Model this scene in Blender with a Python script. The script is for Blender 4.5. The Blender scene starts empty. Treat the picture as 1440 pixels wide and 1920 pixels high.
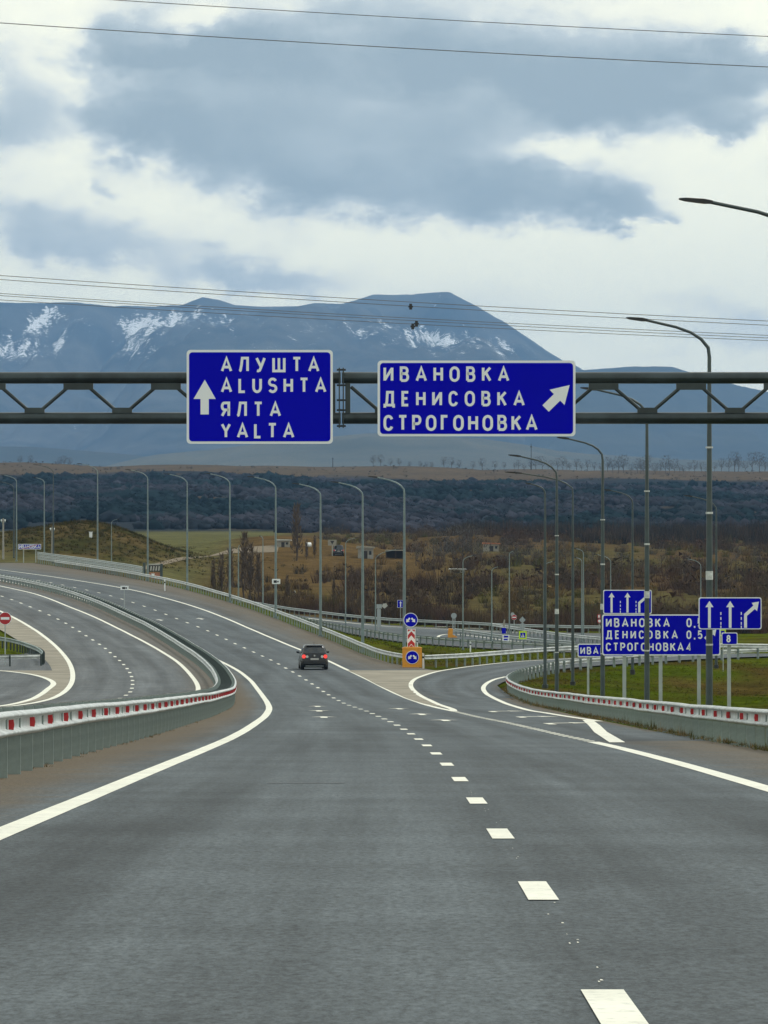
import bpy, bmesh, math, random
import numpy as np
from mathutils import Vector, noise as mnoise

sc = bpy.context.scene
COL = sc.collection
F = 9600.0      # focal length in photo pixels (1440 px wide frame)
HY = 1000.0     # photo row of the true horizon

# ------------------------------------------------------------------ camera
cd = bpy.data.cameras.new('camera')
cam = bpy.data.objects.new('camera', cd)
COL.objects.link(cam)
cd.sensor_fit = 'HORIZONTAL'
cd.sensor_width = 36.0
cd.lens = 36.0 * F / 1440.0
cd.shift_y = (HY - 960.0) / 1440.0
cd.clip_start = 0.5
cd.clip_end = 60000.0
cam.location = (0, 0, 0)
cam.rotation_euler = (math.radians(90), 0, 0)
sc.camera = cam

# ------------------------------------------------------------------ sky, sun, exposure
SUN_EL, SUN_AZ = math.radians(55), math.radians(62)   # azimuth clockwise from +Y (view direction)
world = bpy.data.worlds.new('World')
sc.world = world
world.use_nodes = True
nt = world.node_tree
nt.nodes.clear()


def nd(t, typ, **kw):
    n = t.nodes.new(typ)
    for k, v in kw.items():
        if k == 'ins':
            for kk, vv in v.items():
                if hasattr(vv, 'is_output'):
                    t.links.new(vv, n.inputs[kk])
                else:
                    n.inputs[kk].default_value = vv
        else:
            setattr(n, k, v)
    return n


def mth(t, op, a, b=None, clamp=False):
    n = t.nodes.new('ShaderNodeMath')
    n.operation = op
    n.use_clamp = clamp
    for i, v in enumerate((a, b)):
        if v is None:
            continue
        if hasattr(v, 'is_output'):
            t.links.new(v, n.inputs[i])
        else:
            n.inputs[i].default_value = v
    return n.outputs[0]


def ramp(t, fac, stops, interp='LINEAR'):
    n = t.nodes.new('ShaderNodeValToRGB')
    n.color_ramp.interpolation = interp
    e = n.color_ramp.elements
    while len(e) < len(stops):
        e.new(0.5)
    for el, (p, c) in zip(e, stops):
        el.position = p
        el.color = (c[0], c[1], c[2], 1.0) if not isinstance(c, (int, float)) else (c, c, c, 1.0)
    t.links.new(fac, n.inputs[0])
    return n.outputs[0]


def mixc(t, fac, a, b, mode='MIX'):
    n = t.nodes.new('ShaderNodeMix')
    n.data_type = 'RGBA'
    n.blend_type = mode
    for sock, v in ((n.inputs[0], fac), (n.inputs[6], a), (n.inputs[7], b)):
        if hasattr(v, 'is_output'):
            t.links.new(v, sock)
        elif isinstance(v, (int, float)):
            sock.default_value = v
        else:
            sock.default_value = (v[0], v[1], v[2], 1.0)
    return n.outputs[2]


def build_sky():
    t = nt
    sky = nd(t, 'ShaderNodeTexSky')
    sky.sky_type = 'NISHITA'
    sky.sun_disc = False
    sky.sun_elevation = SUN_EL
    sky.sun_rotation = SUN_AZ
    tc = nd(t, 'ShaderNodeTexCoord')
    sep = nd(t, 'ShaderNodeSeparateXYZ', ins={0: tc.outputs['Generated']})
    # big soft warp of the direction so that the cloud edges billow
    mp = nd(t, 'ShaderNodeMapping', ins={'Vector': tc.outputs['Generated'], 'Scale': (36, 36, 62)})
    n1 = nd(t, 'ShaderNodeTexNoise', ins={'Vector': mp.outputs[0], 'Scale': 1.0, 'Detail': 7.0, 'Roughness': 0.56})
    mp2 = nd(t, 'ShaderNodeMapping', ins={'Vector': tc.outputs['Generated'], 'Scale': (13, 13, 30), 'Location': (3.3, 1.7, 8.1)})
    n2 = nd(t, 'ShaderNodeTexNoise', ins={'Vector': mp2.outputs[0], 'Scale': 1.0, 'Detail': 6.0, 'Roughness': 0.5})
    mp3 = nd(t, 'ShaderNodeMapping', ins={'Vector': tc.outputs['Generated'], 'Scale': (100, 100, 170), 'Location': (7.3, 4.7, 1.1)})
    n3 = nd(t, 'ShaderNodeTexNoise', ins={'Vector': mp3.outputs[0], 'Scale': 1.0, 'Detail': 6.0, 'Roughness': 0.6})
    s1 = nd(t, 'ShaderNodeSeparateColor', ins={0: n1.outputs['Color']})
    s3 = nd(t, 'ShaderNodeSeparateColor', ins={0: n3.outputs['Color']})
    u = mth(t, 'ADD', mth(t, 'MULTIPLY', sep.outputs[0], F), mth(t, 'MULTIPLY', mth(t, 'SUBTRACT', s1.outputs[0], 0.5), 260))
    u = mth(t, 'ADD', u, mth(t, 'MULTIPLY', mth(t, 'SUBTRACT', s3.outputs[0], 0.5), 170))
    v = mth(t, 'ADD', mth(t, 'MULTIPLY', sep.outputs[2], F), mth(t, 'MULTIPLY', mth(t, 'SUBTRACT', s1.outputs[1], 0.5), 150))
    v = mth(t, 'ADD', v, mth(t, 'MULTIPLY', mth(t, 'SUBTRACT', s3.outputs[1], 0.5), 120))
    blobs = [  # cloud banks: direction (1/9600 rad right of / above the view axis), half sizes, weight
        (-440, 925, 120, 75, .85), (-300, 880, 190, 85, .85), (-80, 900, 250, 105, .92), (210, 875, 330, 115, .97), (490, 845, 240, 88, .95), (650, 775, 90, 36, .8),
        (-480, 785, 130, 62, .88), (-330, 750, 200, 66, .92), (-190, 690, 180, 68, .88),
        (50, 672, 210, 66, .93), (250, 645, 210, 64, .97), (400, 618, 110, 50, .93), (460, 592, 50, 22, .6), (60, 745, 230, 50, .72), (-150, 790, 160, 50, .7),
        (-700, 810, 95, 110, .68), (-640, 580, 130, 60, .55), (-500, 535, 130, 45, .52), (-250, 492, 190, 40, .60), (-510, 655, 25, 24, .4),
        (640, 395, 140, 46, .42), (690, 880, 90, 50, .66),
        (40, 1150, 900, 120, .8), (-1400, 700, 500, 160, .8), (1500, 640, 520, 150, .8)]
    prod, lit, esum = None, None, None
    for (u0, v0, a, b, w) in blobs:
        du = mth(t, 'DIVIDE', mth(t, 'SUBTRACT', u, u0), a)
        dv = mth(t, 'DIVIDE', mth(t, 'SUBTRACT', v, v0), b)
        r2 = mth(t, 'ADD', mth(t, 'MULTIPLY', du, du), mth(t, 'MULTIPLY', dv, dv))
        ex = mth(t, 'MULTIPLY', mth(t, 'POWER', 2.718, mth(t, 'MULTIPLY', mth(t, 'POWER', r2, 1.5), -1.0)), w)
        e = mth(t, 'SUBTRACT', 1.0, ex)
        le = mth(t, 'MULTIPLY', ex, dv)
        prod = e if prod is None else mth(t, 'MULTIPLY', prod, e)
        lit = le if lit is None else mth(t, 'ADD', lit, le)
    tot = mth(t, 'SUBTRACT', 1.0, prod)
    for (u0, v0, a, b, w) in ((-350, 955, 70, 34, .45), (-60, 790, 70, 24, .16), (330, 722, 90, 22, .22), (-420, 845, 90, 22, .22)):
        du = mth(t, 'DIVIDE', mth(t, 'SUBTRACT', u, u0), a)
        dv = mth(t, 'DIVIDE', mth(t, 'SUBTRACT', v, v0), b)
        r2 = mth(t, 'ADD', mth(t, 'MULTIPLY', du, du), mth(t, 'MULTIPLY', dv, dv))
        tot = mth(t, 'SUBTRACT', tot, mth(t, 'MULTIPLY', mth(t, 'POWER', 2.718, mth(t, 'MULTIPLY', r2, -1.0)), w))
    # the sky beyond the frame: the same broken cloud from noise alone
    far = nd(t, 'ShaderNodeMapRange', ins={0: sep.outputs[2], 1: 0.10, 2: 0.17, 3: 0.0, 4: 0.55})
    far.clamp = True
    tot = mth(t, 'ADD', tot, mth(t, 'MULTIPLY', far.outputs[0], mth(t, 'MULTIPLY', n2.outputs['Fac'], 1.5)))
    tot = mth(t, 'SUBTRACT', tot, mth(t, 'MULTIPLY', lit, 0.22))
    dens = mth(t, 'ADD', tot, mth(t, 'MULTIPLY', mth(t, 'SUBTRACT', n2.outputs['Fac'], 0.5), 0.7))
    dens = mth(t, 'ADD', dens, mth(t, 'MULTIPLY', mth(t, 'SUBTRACT', n1.outputs['Fac'], 0.5), 0.6))
    dens = mth(t, 'ADD', dens, mth(t, 'MULTIPLY', mth(t, 'SUBTRACT', n3.outputs['Fac'], 0.5), 0.30))
    k = 10.0
    cloud = ramp(t, dens, [(0.0, (1.20 * k, 1.17 * k, .90 * k)), (0.22, (1.03 * k, 1.02 * k, .84 * k)), (0.40, (.80 * k, .83 * k, .76 * k)),
                           (0.56, (.585 * k, .645 * k, .64 * k)), (0.78, (.445 * k, .515 * k, .53 * k)), (1.0, (.345 * k, .415 * k, .44 * k))])
    col = mixc(t, 0.93, sky.outputs[0], cloud)
    bg = nd(t, 'ShaderNodeBackground', ins={'Color': col, 'Strength': 0.1})
    out = nd(t, 'ShaderNodeOutputWorld')
    t.links.new(bg.outputs[0], out.inputs[0])


build_sky()
world.cycles.sampling_method = 'MANUAL'
world.cycles.sample_map_resolution = 512

sl = bpy.data.lights.new('sun', 'SUN')
sun = bpy.data.objects.new('sun', sl)
COL.objects.link(sun)
sl.energy = 1.5
sl.angle = math.radians(12)
sl.color = (1.0, 0.97, 0.92)
sd = Vector((math.sin(SUN_AZ) * math.cos(SUN_EL), math.cos(SUN_AZ) * math.cos(SUN_EL), math.sin(SUN_EL)))
sun.rotation_euler = (-sd).to_track_quat('-Z', 'Y').to_euler()

vs = sc.view_settings
vs.view_transform = 'Standard'
vs.look = 'None'
vs.exposure = 0.26
vs.gamma = 1.0
vs.use_curve_mapping = False
cy = sc.cycles
cy.use_denoising = True
cy.max_bounces = 5
cy.diffuse_bounces = 2
cy.glossy_bounces = 2
cy.transmission_bounces = 2
cy.volume_bounces = 0
cy.transparent_max_bounces = 4
cy.sample_clamp_indirect = 4.0

# ------------------------------------------------------------------ helpers
random.seed(7)
RNG = np.random.default_rng(7)


def tag(o, label=None, cat=None, group=None, kind=None):
    if label:
        o['label'] = label
    if cat:
        o['category'] = cat
    if group:
        o['group'] = group
    if kind:
        o['kind'] = kind
    return o


def empty(name, loc, rz=0.0):
    o = bpy.data.objects.new(name, None)
    o.empty_display_size = 0.3
    COL.objects.link(o)
    o.location = loc
    o.rotation_euler = (0, 0, rz)
    return o


def link(name, mesh, parent=None, loc=None, rz=None):
    o = bpy.data.objects.new(name, mesh)
    COL.objects.link(o)
    if parent is not None:
        o.parent = parent
    if loc is not None:
        o.location = loc
    if rz is not None:
        o.rotation_euler = (0, 0, rz)
    return o


class MB:
    def __init__(s):
        s.v = []
        s.f = []
        s.sm = []

    def add(s, vs_, fs_, smooth=False):
        b = len(s.v)
        s.v += [tuple(map(float, q)) for q in vs_]
        s.f += [tuple(b + i for i in q) for q in fs_]
        s.sm += [smooth] * len(fs_)
        return s

    def box(s, x0, x1, y0, y1, z0, z1):
        p = [(x0, y0, z0), (x1, y0, z0), (x1, y1, z0), (x0, y1, z0), (x0, y0, z1), (x1, y0, z1), (x1, y1, z1), (x0, y1, z1)]
        return s.add(p, [(0, 3, 2, 1), (4, 5, 6, 7), (0, 1, 5, 4), (1, 2, 6, 5), (2, 3, 7, 6), (3, 0, 4, 7)])

    def tube(s, pts, rad, n=8, cap=True):
        """swept circle through pts, rad a number or a list"""
        pts = [Vector(p) for p in pts]
        if isinstance(rad, (int, float)):
            rad = [rad] * len(pts)
        vv, ff = [], []
        ref = None
        for i, p in enumerate(pts):
            a = pts[max(i - 1, 0)]
            b = pts[min(i + 1, len(pts) - 1)]
            d = (b - a).normalized()
            if ref is None:
                ref = Vector((1, 0, 0)) if abs(d.x) < 0.8 else Vector((0, 1, 0))
            e1 = (ref - d * ref.dot(d)).normalized()
            ref = e1
            e2 = d.cross(e1)
            for k in range(n):
                t = 2 * math.pi * k / n
                vv.append(p + (e1 * math.cos(t) + e2 * math.sin(t)) * rad[i])
        for i in range(len(pts) - 1):
            for k in range(n):
                ff.append((i * n + k, i * n + (k + 1) % n, (i + 1) * n + (k + 1) % n, (i + 1) * n + k))
        s.add(vv, ff, True)
        if cap:
            m = (len(pts) - 1) * n
            s.add(vv[:n], [tuple(reversed(range(n)))])
            s.add(vv[m:], [tuple(range(n))])
        return s

    def prism(s, poly, y0, y1):
        """polygon in xz (counter-clockwise seen from -y), extruded from y0 to y1"""
        n = len(poly)
        p = [(x, y0, z) for x, z in poly] + [(x, y1, z) for x, z in poly]
        fs_ = [tuple(range(n)), tuple(reversed(range(n, 2 * n)))]
        fs_ += [(i, n + i, n + (i + 1) % n, (i + 1) % n) for i in range(n)]
        return s.add(p, fs_)

    def mesh(s, name, mat):
        m = bpy.data.meshes.new(name)
        m.from_pydata(s.v, [], s.f)
        if any(s.sm):
            m.polygons.foreach_set('use_smooth', s.sm)
        if mat:
            m.materials.append(mat)
        m.update()
        return m

    def build(s, name, mat, parent=None, loc=None, rz=None):
        return link(name, s.mesh(name, mat), parent, loc, rz)


def smooth(x):
    x = np.clip(x, 0, 1)
    return x * x * (3 - 2 * x)


def material(name, col, rough=0.6, metal=0.0, var=0.0, vscale=3.0, bump=0.0, bscale=30.0, col2=None, spec=0.5, emit=None):
    m = bpy.data.materials.new(name)
    m.use_nodes = True
    t = m.node_tree
    b = t.nodes['Principled BSDF']
    b.inputs['Roughness'].default_value = rough
    b.inputs['Metallic'].default_value = metal
    b.inputs['Specular IOR Level'].default_value = spec
    tc = nd(t, 'ShaderNodeTexCoord')
    if var or col2:
        n = nd(t, 'ShaderNodeTexNoise', ins={'Vector': tc.outputs['Object'], 'Scale': vscale, 'Detail': 5.0, 'Roughness': 0.6})
        c2 = col2 or tuple(max(0, c * (1 - var)) for c in col)
        c1 = col if col2 else tuple(c * (1 + var) for c in col)
        c = ramp(t, n.outputs['Fac'], [(0.3, c1), (0.7, c2)])
        t.links.new(c, b.inputs['Base Color'])
    else:
        b.inputs['Base Color'].default_value = (*col, 1)
    if bump:
        n = nd(t, 'ShaderNodeTexNoise', ins={'Vector': tc.outputs['Object'], 'Scale': bscale, 'Detail': 4.0})
        bp = nd(t, 'ShaderNodeBump', ins={'Height': n.outputs['Fac'], 'Strength': bump, 'Distance': 0.02})
        t.links.new(bp.outputs[0], b.inputs['Normal'])
    if emit:
        b.inputs['Emission Color'].default_value = (*emit[0], 1)
        b.inputs['Emission Strength'].default_value = emit[1]
    return m


def attr_material(name, attr='col', rough=0.9, nscale=4.0, namp=0.35, nscale2=None, bump=0.0, bdist=0.05):
    """base colour from the mesh's own colour attribute, broken up by noise"""
    m = bpy.data.materials.new(name)
    m.use_nodes = True
    t = m.node_tree
    b = t.nodes['Principled BSDF']
    b.inputs['Roughness'].default_value = rough
    b.inputs['Specular IOR Level'].default_value = 0.0
    a = nd(t, 'ShaderNodeAttribute', attribute_name=attr)
    tc = nd(t, 'ShaderNodeTexCoord')
    c = a.outputs['Color']
    for s in (nscale, nscale2):
        if s:
            n = nd(t, 'ShaderNodeTexNoise', ins={'Vector': tc.outputs['Object'], 'Scale': s, 'Detail': 8.0, 'Roughness': 0.65})
            f = ramp(t, n.outputs['Fac'], [(0.28, 1 - namp), (0.72, 1 + namp)])
            c = mixc(t, 1.0, c, f, 'MULTIPLY')
            if bump:
                bp = nd(t, 'ShaderNodeBump', ins={'Height': n.outputs['Fac'], 'Strength': bump, 'Distance': bdist})
                t.links.new(bp.outputs[0], b.inputs['Normal'])
    t.links.new(c, b.inputs['Base Color'])
    return m


def set_col(mesh, cols, name='col'):
    a = mesh.color_attributes.new(name, 'FLOAT_COLOR', 'POINT')
    c = np.ones((len(mesh.vertices), 4), np.float32)
    c[:, :3] = cols
    a.data.foreach_set('color', c.ravel())


# ------------------------------------------------------------------ the lie of the land
GY = [-60, 0, 90.7, 101.2, 122, 143, 164, 185, 206, 227, 238, 248, 259, 269, 280, 290, 301, 311, 322, 332, 343, 353, 363, 374, 384, 395, 405, 416, 426, 437,
      447, 457, 468, 478, 489, 499, 509.5, 520, 530, 540.5, 551, 561, 571.5, 582, 592, 602, 612, 650, 700, 800, 1000, 1300, 1500, 1700, 2200, 2800, 3200, 3600, 3800, 6000, 9000, 30000]
GZ = [.46, -1.229, -3.78, -4.09, -4.69, -5.28, -5.88, -6.44, -7.01, -7.55, -7.79, -8.0, -8.19, -8.34, -8.47, -8.57, -8.65, -8.71, -8.75, -8.78, -8.785, -8.775, -8.76, -8.72, -8.65, -8.56, -8.45, -8.32, -8.17, -8.02,
      -7.86, -7.68, -7.46, -7.24, -7.01, -6.8, -6.59, -6.39, -6.2, -6.03, -5.86, -5.7, -5.54, -5.38, -5.24, -5.09, -4.97, -4.5, -3.9, -3.1, -1.9, -.6, 0.3, 4, 15.5, 28, 36.5, 45.5, 47, 38, 30, 25]
RY = [372, 400, 440, 500, 560, 620, 700, 800, 900, 1000, 1150, 1300, 1500]
RZ = [-8.73, -9.7, -10.45, -10.6, -10.2, -9.3, -7.7, -6.0, -4.9, -3.9, -3.3, -1.3, 0.3]


def g(y):
    return np.interp(y, _GYF, _GZF)


MED = [(-40, -4.5), (20, -4.52), (61, -4.6), (80, -4.78), (104, -4.95), (130, -5.2), (166, -5.6), (205, -6.2), (245, -7.2), (296, -9.1), (336, -11.35), (359, -13.0),
       (393, -15.8), (430, -19.5), (474, -24.9), (511, -30.3), (542, -35.7), (570, -41.2), (600, -48), (640, -57), (690, -69.5)]
DASH = [(-40, .8), (19, .85), (39, .9), (60, .9), (80, .84), (101, .71), (122, .5), (143, .21), (164, -.15), (185, -.6), (206, -1.14), (227, -1.75), (248, -2.4), (269, -3.14),
        (290, -4.02), (311, -5.06), (332, -6.3), (353, -7.72), (374, -9.43), (395, -11.39), (416, -13.47), (437, -15.78), (457.5, -18.4), (478, -21.2), (499, -24.3),
        (520, -27.6), (540.5, -31.2), (561, -35.0), (582, -39.1), (602, -43.6), (640, -52.5), (690, -65)]
LE = [(-40, -3.05), (60, -3.0), (92, -3.07), (142, -3.54), (205, -4.6), (242, -5.6), (276, -6.8), (305, -8.05), (333, -9.75), (361, -12.1), (395, -15.3), (437, -19.8), (478, -25.2), (520, -31.7), (561, -39.2), (602, -47.6), (640, -56), (690, -68.6)]
RE = [(-40, 4.15), (55, 4.17), (70, 4.16), (95, 4.03), (111, 3.84), (129.5, 3.6), (158, 3.1), (183, 2.6), (202, 2.2), (235, 1.5), (269, .45), (305, -1.05), (337, -2.85), (351, -3.75), (396, -7.6), (426, -10.6), (463, -14.6), (489, -18.1), (516, -22.3), (549, -27.9), (571, -32.4), (597, -38), (640, -47.5), (690, -60)]
MR = [(300, 6.4), (330, 3.2), (336, 2.4), (345, .8), (368, -1.15), (397, -3.3), (418, -5.2), (454, -8.85), (480, -12), (518, -17.2), (558, -22.9), (589, -28.2), (636, -36.5), (680, -45), (720, -53)]


def fx(tab, y):
    return np.interp(y, [p[0] for p in tab], [p[1] for p in tab])


def spl(tab, y):
    """smooth (Catmull-Rom like, non-uniform) interpolation of a knot table"""
    ys = np.array([p[0] for p in tab], float)
    xs = np.array([p[1] for p in tab], float)
    m = np.gradient(xs, ys)
    y = np.asarray(y, float)
    i = np.clip(np.searchsorted(ys, y) - 1, 0, len(ys) - 2)
    h = ys[i + 1] - ys[i]
    t = np.clip((y - ys[i]) / h, 0, 1)
    return ((2 * t**3 - 3 * t**2 + 1) * xs[i] + (t**3 - 2 * t**2 + t) * h * m[i] + (-2 * t**3 + 3 * t**2) * xs[i + 1] + (t**3 - t**2) * h * m[i + 1])


_GYF = np.concatenate([np.arange(-60, 700, 0.5), np.arange(700, 4000, 5.0), np.arange(4000, 30001, 200.0)])
_GZF = spl(list(zip(GY, GZ)), _GYF)


def S(x, y):
    """height of the finished surface"""
    x = np.asarray(x, float)
    y = np.asarray(y, float)
    z = g(y)
    gr = np.where(y < 372, z, np.interp(y, RY, RZ, right=0))
    gr = np.where(y > 1500, z, gr)
    k = smooth((x - fx(MR, np.minimum(y, 700)) - 1.2) / np.interp(y, [600, 780], [9.0, 40.0]))
    z = z + k * (gr - z)
    # bank of the mound on the left, small hill by the lay-by, spoil heap
    z = z + 4.2 * np.exp(-((x + 45) / 11.0)**2 - ((y - 800) / 45.0)**2) * 1.0
    z = z + 2.4 * np.exp(-((x + 60) / 13.0)**2 - ((y - 800) / 60.0)**2)
    z = z + 3.0 * np.exp(-((x + 20) / 14.0)**2 - ((y - 930) / 60.0)**2)
    z = z + 2.2 * np.exp(-((x + 6) / 16.0)**2 - ((y - 900) / 40.0)**2)
    z = z + 3.0 * np.exp(-((x - 20) / 26.0)**2 - ((y - 1130) / 70.0)**2)
    # grassy bank inside the ramp
    bank = smooth((x - 8.5) / 9.0) * smooth((y - 90) / 60.0) * smooth((338 - y) / 50.0)
    z = z + bank * (-0.7 + 0.5 * np.sin(x * .21 + y * .03) * np.sin(y * .055 + x * .04) + 0.05 * np.clip(x - 14, 0, 12))
    # hillside lumps and a slight sideways fall
    hz = smooth((y - 1600) / 700.0) * smooth((9000 - y) / 3000)
    z = z + hz * (-x * 0.011 + 1.6 * np.sin(x * .021 + 1.0) * np.sin(y * .006) + 0.9 * np.sin(x * .05 + y * .011) + 1.2 * np.exp(-((x + 95) / 60.0)**2))
    return z


def P(px, d):
    return (px - 720.0) / F * d


def ZP(py, d):
    return (HY - py) / F * d


_YS = np.concatenate([np.arange(30, 700, 0.25), np.arange(700, 4000, 1.0)])


def hit(px, py, ymin=30):
    """where the sight line through photo point px, py meets the land"""
    ys = _YS[_YS >= ymin]
    zz = S(P(px, ys), ys)
    below = ZP(py, ys) <= zz
    i = int(np.argmax(below)) if below.any() else len(ys) - 1
    return float(P(px, ys[i])), float(ys[i]), float(zz[i])


# ------------------------------------------------------------------ materials
def asphalt(name, base=(.078, .092, .099), dirt=(.118, .086, .048)):
    m = bpy.data.materials.new(name)
    m.use_nodes = True
    t = m.node_tree
    b = t.nodes['Principled BSDF']
    tc = nd(t, 'ShaderNodeTexCoord')
    uv = nd(t, 'ShaderNodeUVMap', uv_map='lane')
    at = nd(t, 'ShaderNodeAttribute', attribute_name='dirt')
    fmp = nd(t, 'ShaderNodeMapping', ins={'Vector': tc.outputs['Object'], 'Scale': (24.0, 7.0, 10.0)})
    fine = nd(t, 'ShaderNodeTexNoise', ins={'Vector': fmp.outputs[0], 'Scale': 1.0, 'Detail': 8.0, 'Roughness': 0.85})
    patch = nd(t, 'ShaderNodeTexNoise', ins={'Vector': tc.outputs['Object'], 'Scale': 0.35, 'Detail': 5.0, 'Roughness': 0.6})
    mp = nd(t, 'ShaderNodeMapping', ins={'Vector': uv.outputs[0], 'Scale': (1.1, 0.012, 1)})
    streak = nd(t, 'ShaderNodeTexNoise', ins={'Vector': mp.outputs[0], 'Scale': 1.0, 'Detail': 5.0, 'Roughness': 0.6})
    mp2 = nd(t, 'ShaderNodeMapping', ins={'Vector': uv.outputs[0], 'Scale': (6.0, 0.05, 1)})
    streak2 = nd(t, 'ShaderNodeTexNoise', ins={'Vector': mp2.outputs[0], 'Scale': 1.0, 'Detail': 4.0, 'Roughness': 0.6})
    su = nd(t, 'ShaderNodeSeparateXYZ', ins={0: uv.outputs[0]})
    wob = mth(t, 'ADD', mth(t, 'MULTIPLY', su.outputs[0], 3.49), mth(t, 'MULTIPLY', streak.outputs['Fac'], 1.6))
    track = mth(t, 'ADD', 1.0, mth(t, 'MULTIPLY', mth(t, 'COSINE', wob), 0.075))
    mp4 = nd(t, 'ShaderNodeMapping', ins={'Vector': uv.outputs[0], 'Scale': (.55, .035, 1), 'Location': (4.1, 2.2, 0)})
    blot = nd(t, 'ShaderNodeTexNoise', ins={'Vector': mp4.outputs[0], 'Scale': 1.0, 'Detail': 7.0, 'Roughness': 0.62})
    vor = nd(t, 'ShaderNodeTexVoronoi', ins={'Vector': tc.outputs['Object'], 'Scale': 55.0})
    c = mixc(t, 1.0, base, ramp(t, fine.outputs['Fac'], [(0.34, .3), (0.66, 1.7)]), 'MULTIPLY')
    c = mixc(t, 1.0, c, ramp(t, patch.outputs['Fac'], [(0.28, .76), (0.72, 1.2)]), 'MULTIPLY')
    c = mixc(t, 1.0, c, ramp(t, streak.outputs['Fac'], [(0.25, .62), (0.75, 1.34)]), 'MULTIPLY')
    c = mixc(t, 1.0, c, ramp(t, streak2.outputs['Fac'], [(0.25, .9), (0.75, 1.1)]), 'MULTIPLY')
    c = mixc(t, 1.0, c, ramp(t, vor.outputs['Distance'], [(0.0, 1.25), (0.35, .92)]), 'MULTIPLY')
    tw = nd(t, 'ShaderNodeCombineColor', ins={0: track, 1: track, 2: track})
    c = mixc(t, 1.0, c, tw.outputs[0], 'MULTIPLY')
    c = mixc(t, 1.0, c, ramp(t, blot.outputs['Fac'], [(0.32, .66), (0.5, 1.0), (0.72, 1.2)]), 'MULTIPLY')
    dn = nd(t, 'ShaderNodeTexNoise', ins={'Vector': tc.outputs['Object'], 'Scale': 0.9, 'Detail': 9.0, 'Roughness': 0.75})
    dmask = mth(t, 'ADD', at.outputs['Fac'], mth(t, 'MULTIPLY', mth(t, 'SUBTRACT', dn.outputs['Fac'], 0.5), 1.5))
    dmask = mth(t, 'MULTIPLY', mth(t, 'SMOOTH_MIN', dmask, 1.0), 1.0)
    dm = nd(t, 'ShaderNodeMapRange', ins={0: dmask, 1: 0.25, 2: 0.95, 3: 0.0, 4: 0.85})
    dcol = mixc(t, 1.0, dirt, ramp(t, fine.outputs['Fac'], [(0.33, .5), (0.67, 1.5)]), 'MULTIPLY')
    c = mixc(t, dm.outputs[0], c, dcol)
    t.links.new(c, b.inputs['Base Color'])
    b.inputs['Roughness'].default_value = 0.82
    b.inputs['Specular IOR Level'].default_value = 0.28
    bp = nd(t, 'ShaderNodeBump', ins={'Height': fine.outputs['Fac'], 'Strength': 0.35, 'Distance': 0.012})
    t.links.new(bp.outputs[0], b.inputs['Normal'])
    return m


def paint_mat(name, col, worn=0.35):
    m = bpy.data.materials.new(name)
    m.use_nodes = True
    t = m.node_tree
    b = t.nodes['Principled BSDF']
    tc = nd(t, 'ShaderNodeTexCoord')
    n = nd(t, 'ShaderNodeTexNoise', ins={'Vector': tc.outputs['Object'], 'Scale': 14.0, 'Detail': 7.0, 'Roughness': 0.7})
    n2 = nd(t, 'ShaderNodeTexNoise', ins={'Vector': tc.outputs['Object'], 'Scale': 0.8, 'Detail': 4.0})
    c = mixc(t, ramp(t, n.outputs['Fac'], [(0.52, 0.0), (0.72, worn)]), col, (.2, .2, .18))
    c = mixc(t, 1.0, c, ramp(t, n2.outputs['Fac'], [(0.3, .88), (0.7, 1.05)]), 'MULTIPLY')
    t.links.new(c, b.inputs['Base Color'])
    b.inputs['Roughness'].default_value = 0.6
    return m


M = {}
M['asphalt'] = asphalt('asphalt')
M['asphalt_opp'] = asphalt('asphalt_dusty', base=(.098, .108, .112), dirt=(.13, .108, .08))
M['line'] = paint_mat('road_paint', (.80, .785, .665), .55)
M['line_worn'] = paint_mat('worn_road_paint', (.55, .55, .5), 0.8)
M['island'] = material('dusty_island', (.31, .28, .215), 0.9, var=.0, col2=(.165, .145, .105), vscale=0.35, bump=.2, bscale=20)
M['galv'] = material('galvanised_steel', (.38, .42, .41), 0.5, 0.3, var=.18, vscale=1.5)
M['galv_light'] = material('bright_galvanised_beam', (.50, .525, .51), 0.5, 0.2, var=.34, vscale=1.6)
M['galv_post'] = material('weathered_post_steel', (.22, .265, .25), 0.5, 0.3, var=.4, vscale=2.0)
M['dark_steel'] = material('dark_spacer_steel', (.05, .07, .065), 0.7, 0.1, var=.2)
M['panel_steel'] = material('barrier_sheet_steel', (.22, .275, .265), 0.6, 0.15, var=.28, vscale=0.8)
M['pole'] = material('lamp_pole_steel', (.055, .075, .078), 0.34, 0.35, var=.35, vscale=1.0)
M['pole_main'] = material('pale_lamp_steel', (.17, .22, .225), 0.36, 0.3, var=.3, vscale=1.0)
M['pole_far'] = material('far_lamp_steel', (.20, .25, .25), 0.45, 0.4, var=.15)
M['black'] = material('black_metal', (.015, .016, .018), 0.5)
M['white'] = material('white_sign_film', (.82, .85, .86), 0.55, spec=.15)
M['blue'] = material('blue_sign_film', (.003, .003, .46), 0.6, var=.06, vscale=.8, spec=.04)
M['signback'] = material('sign_back_aluminium', (.36, .40, .41), 0.5, 0.3)
M['red'] = material('red_sign_film', (.42, .012, .015), 0.45)
M['redrefl'] = material('red_reflector', (.50, .015, .02), 0.4)
M['orange'] = material('orange_plastic', (.72, .30, .02), 0.5, var=.12)
M['lime'] = material('fluorescent_yellow_film', (.62, .85, .02), 0.5)
M['gantry'] = material('gantry_steel', (.034, .046, .049), 0.3, 0.45, var=.4, vscale=1.6)
M['tape'] = material('reflective_tape', (.55, .57, .55), 0.5, var=.3, vscale=9)
M['wire'] = material('power_line_cable', (.12, .12, .12), 0.6)
M['concrete'] = material('concrete', (.30, .29, .26), 0.9, var=.15)
M['bark'] = material('bare_bark', (.07, .052, .04), 0.9, var=.3, vscale=2)
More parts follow.
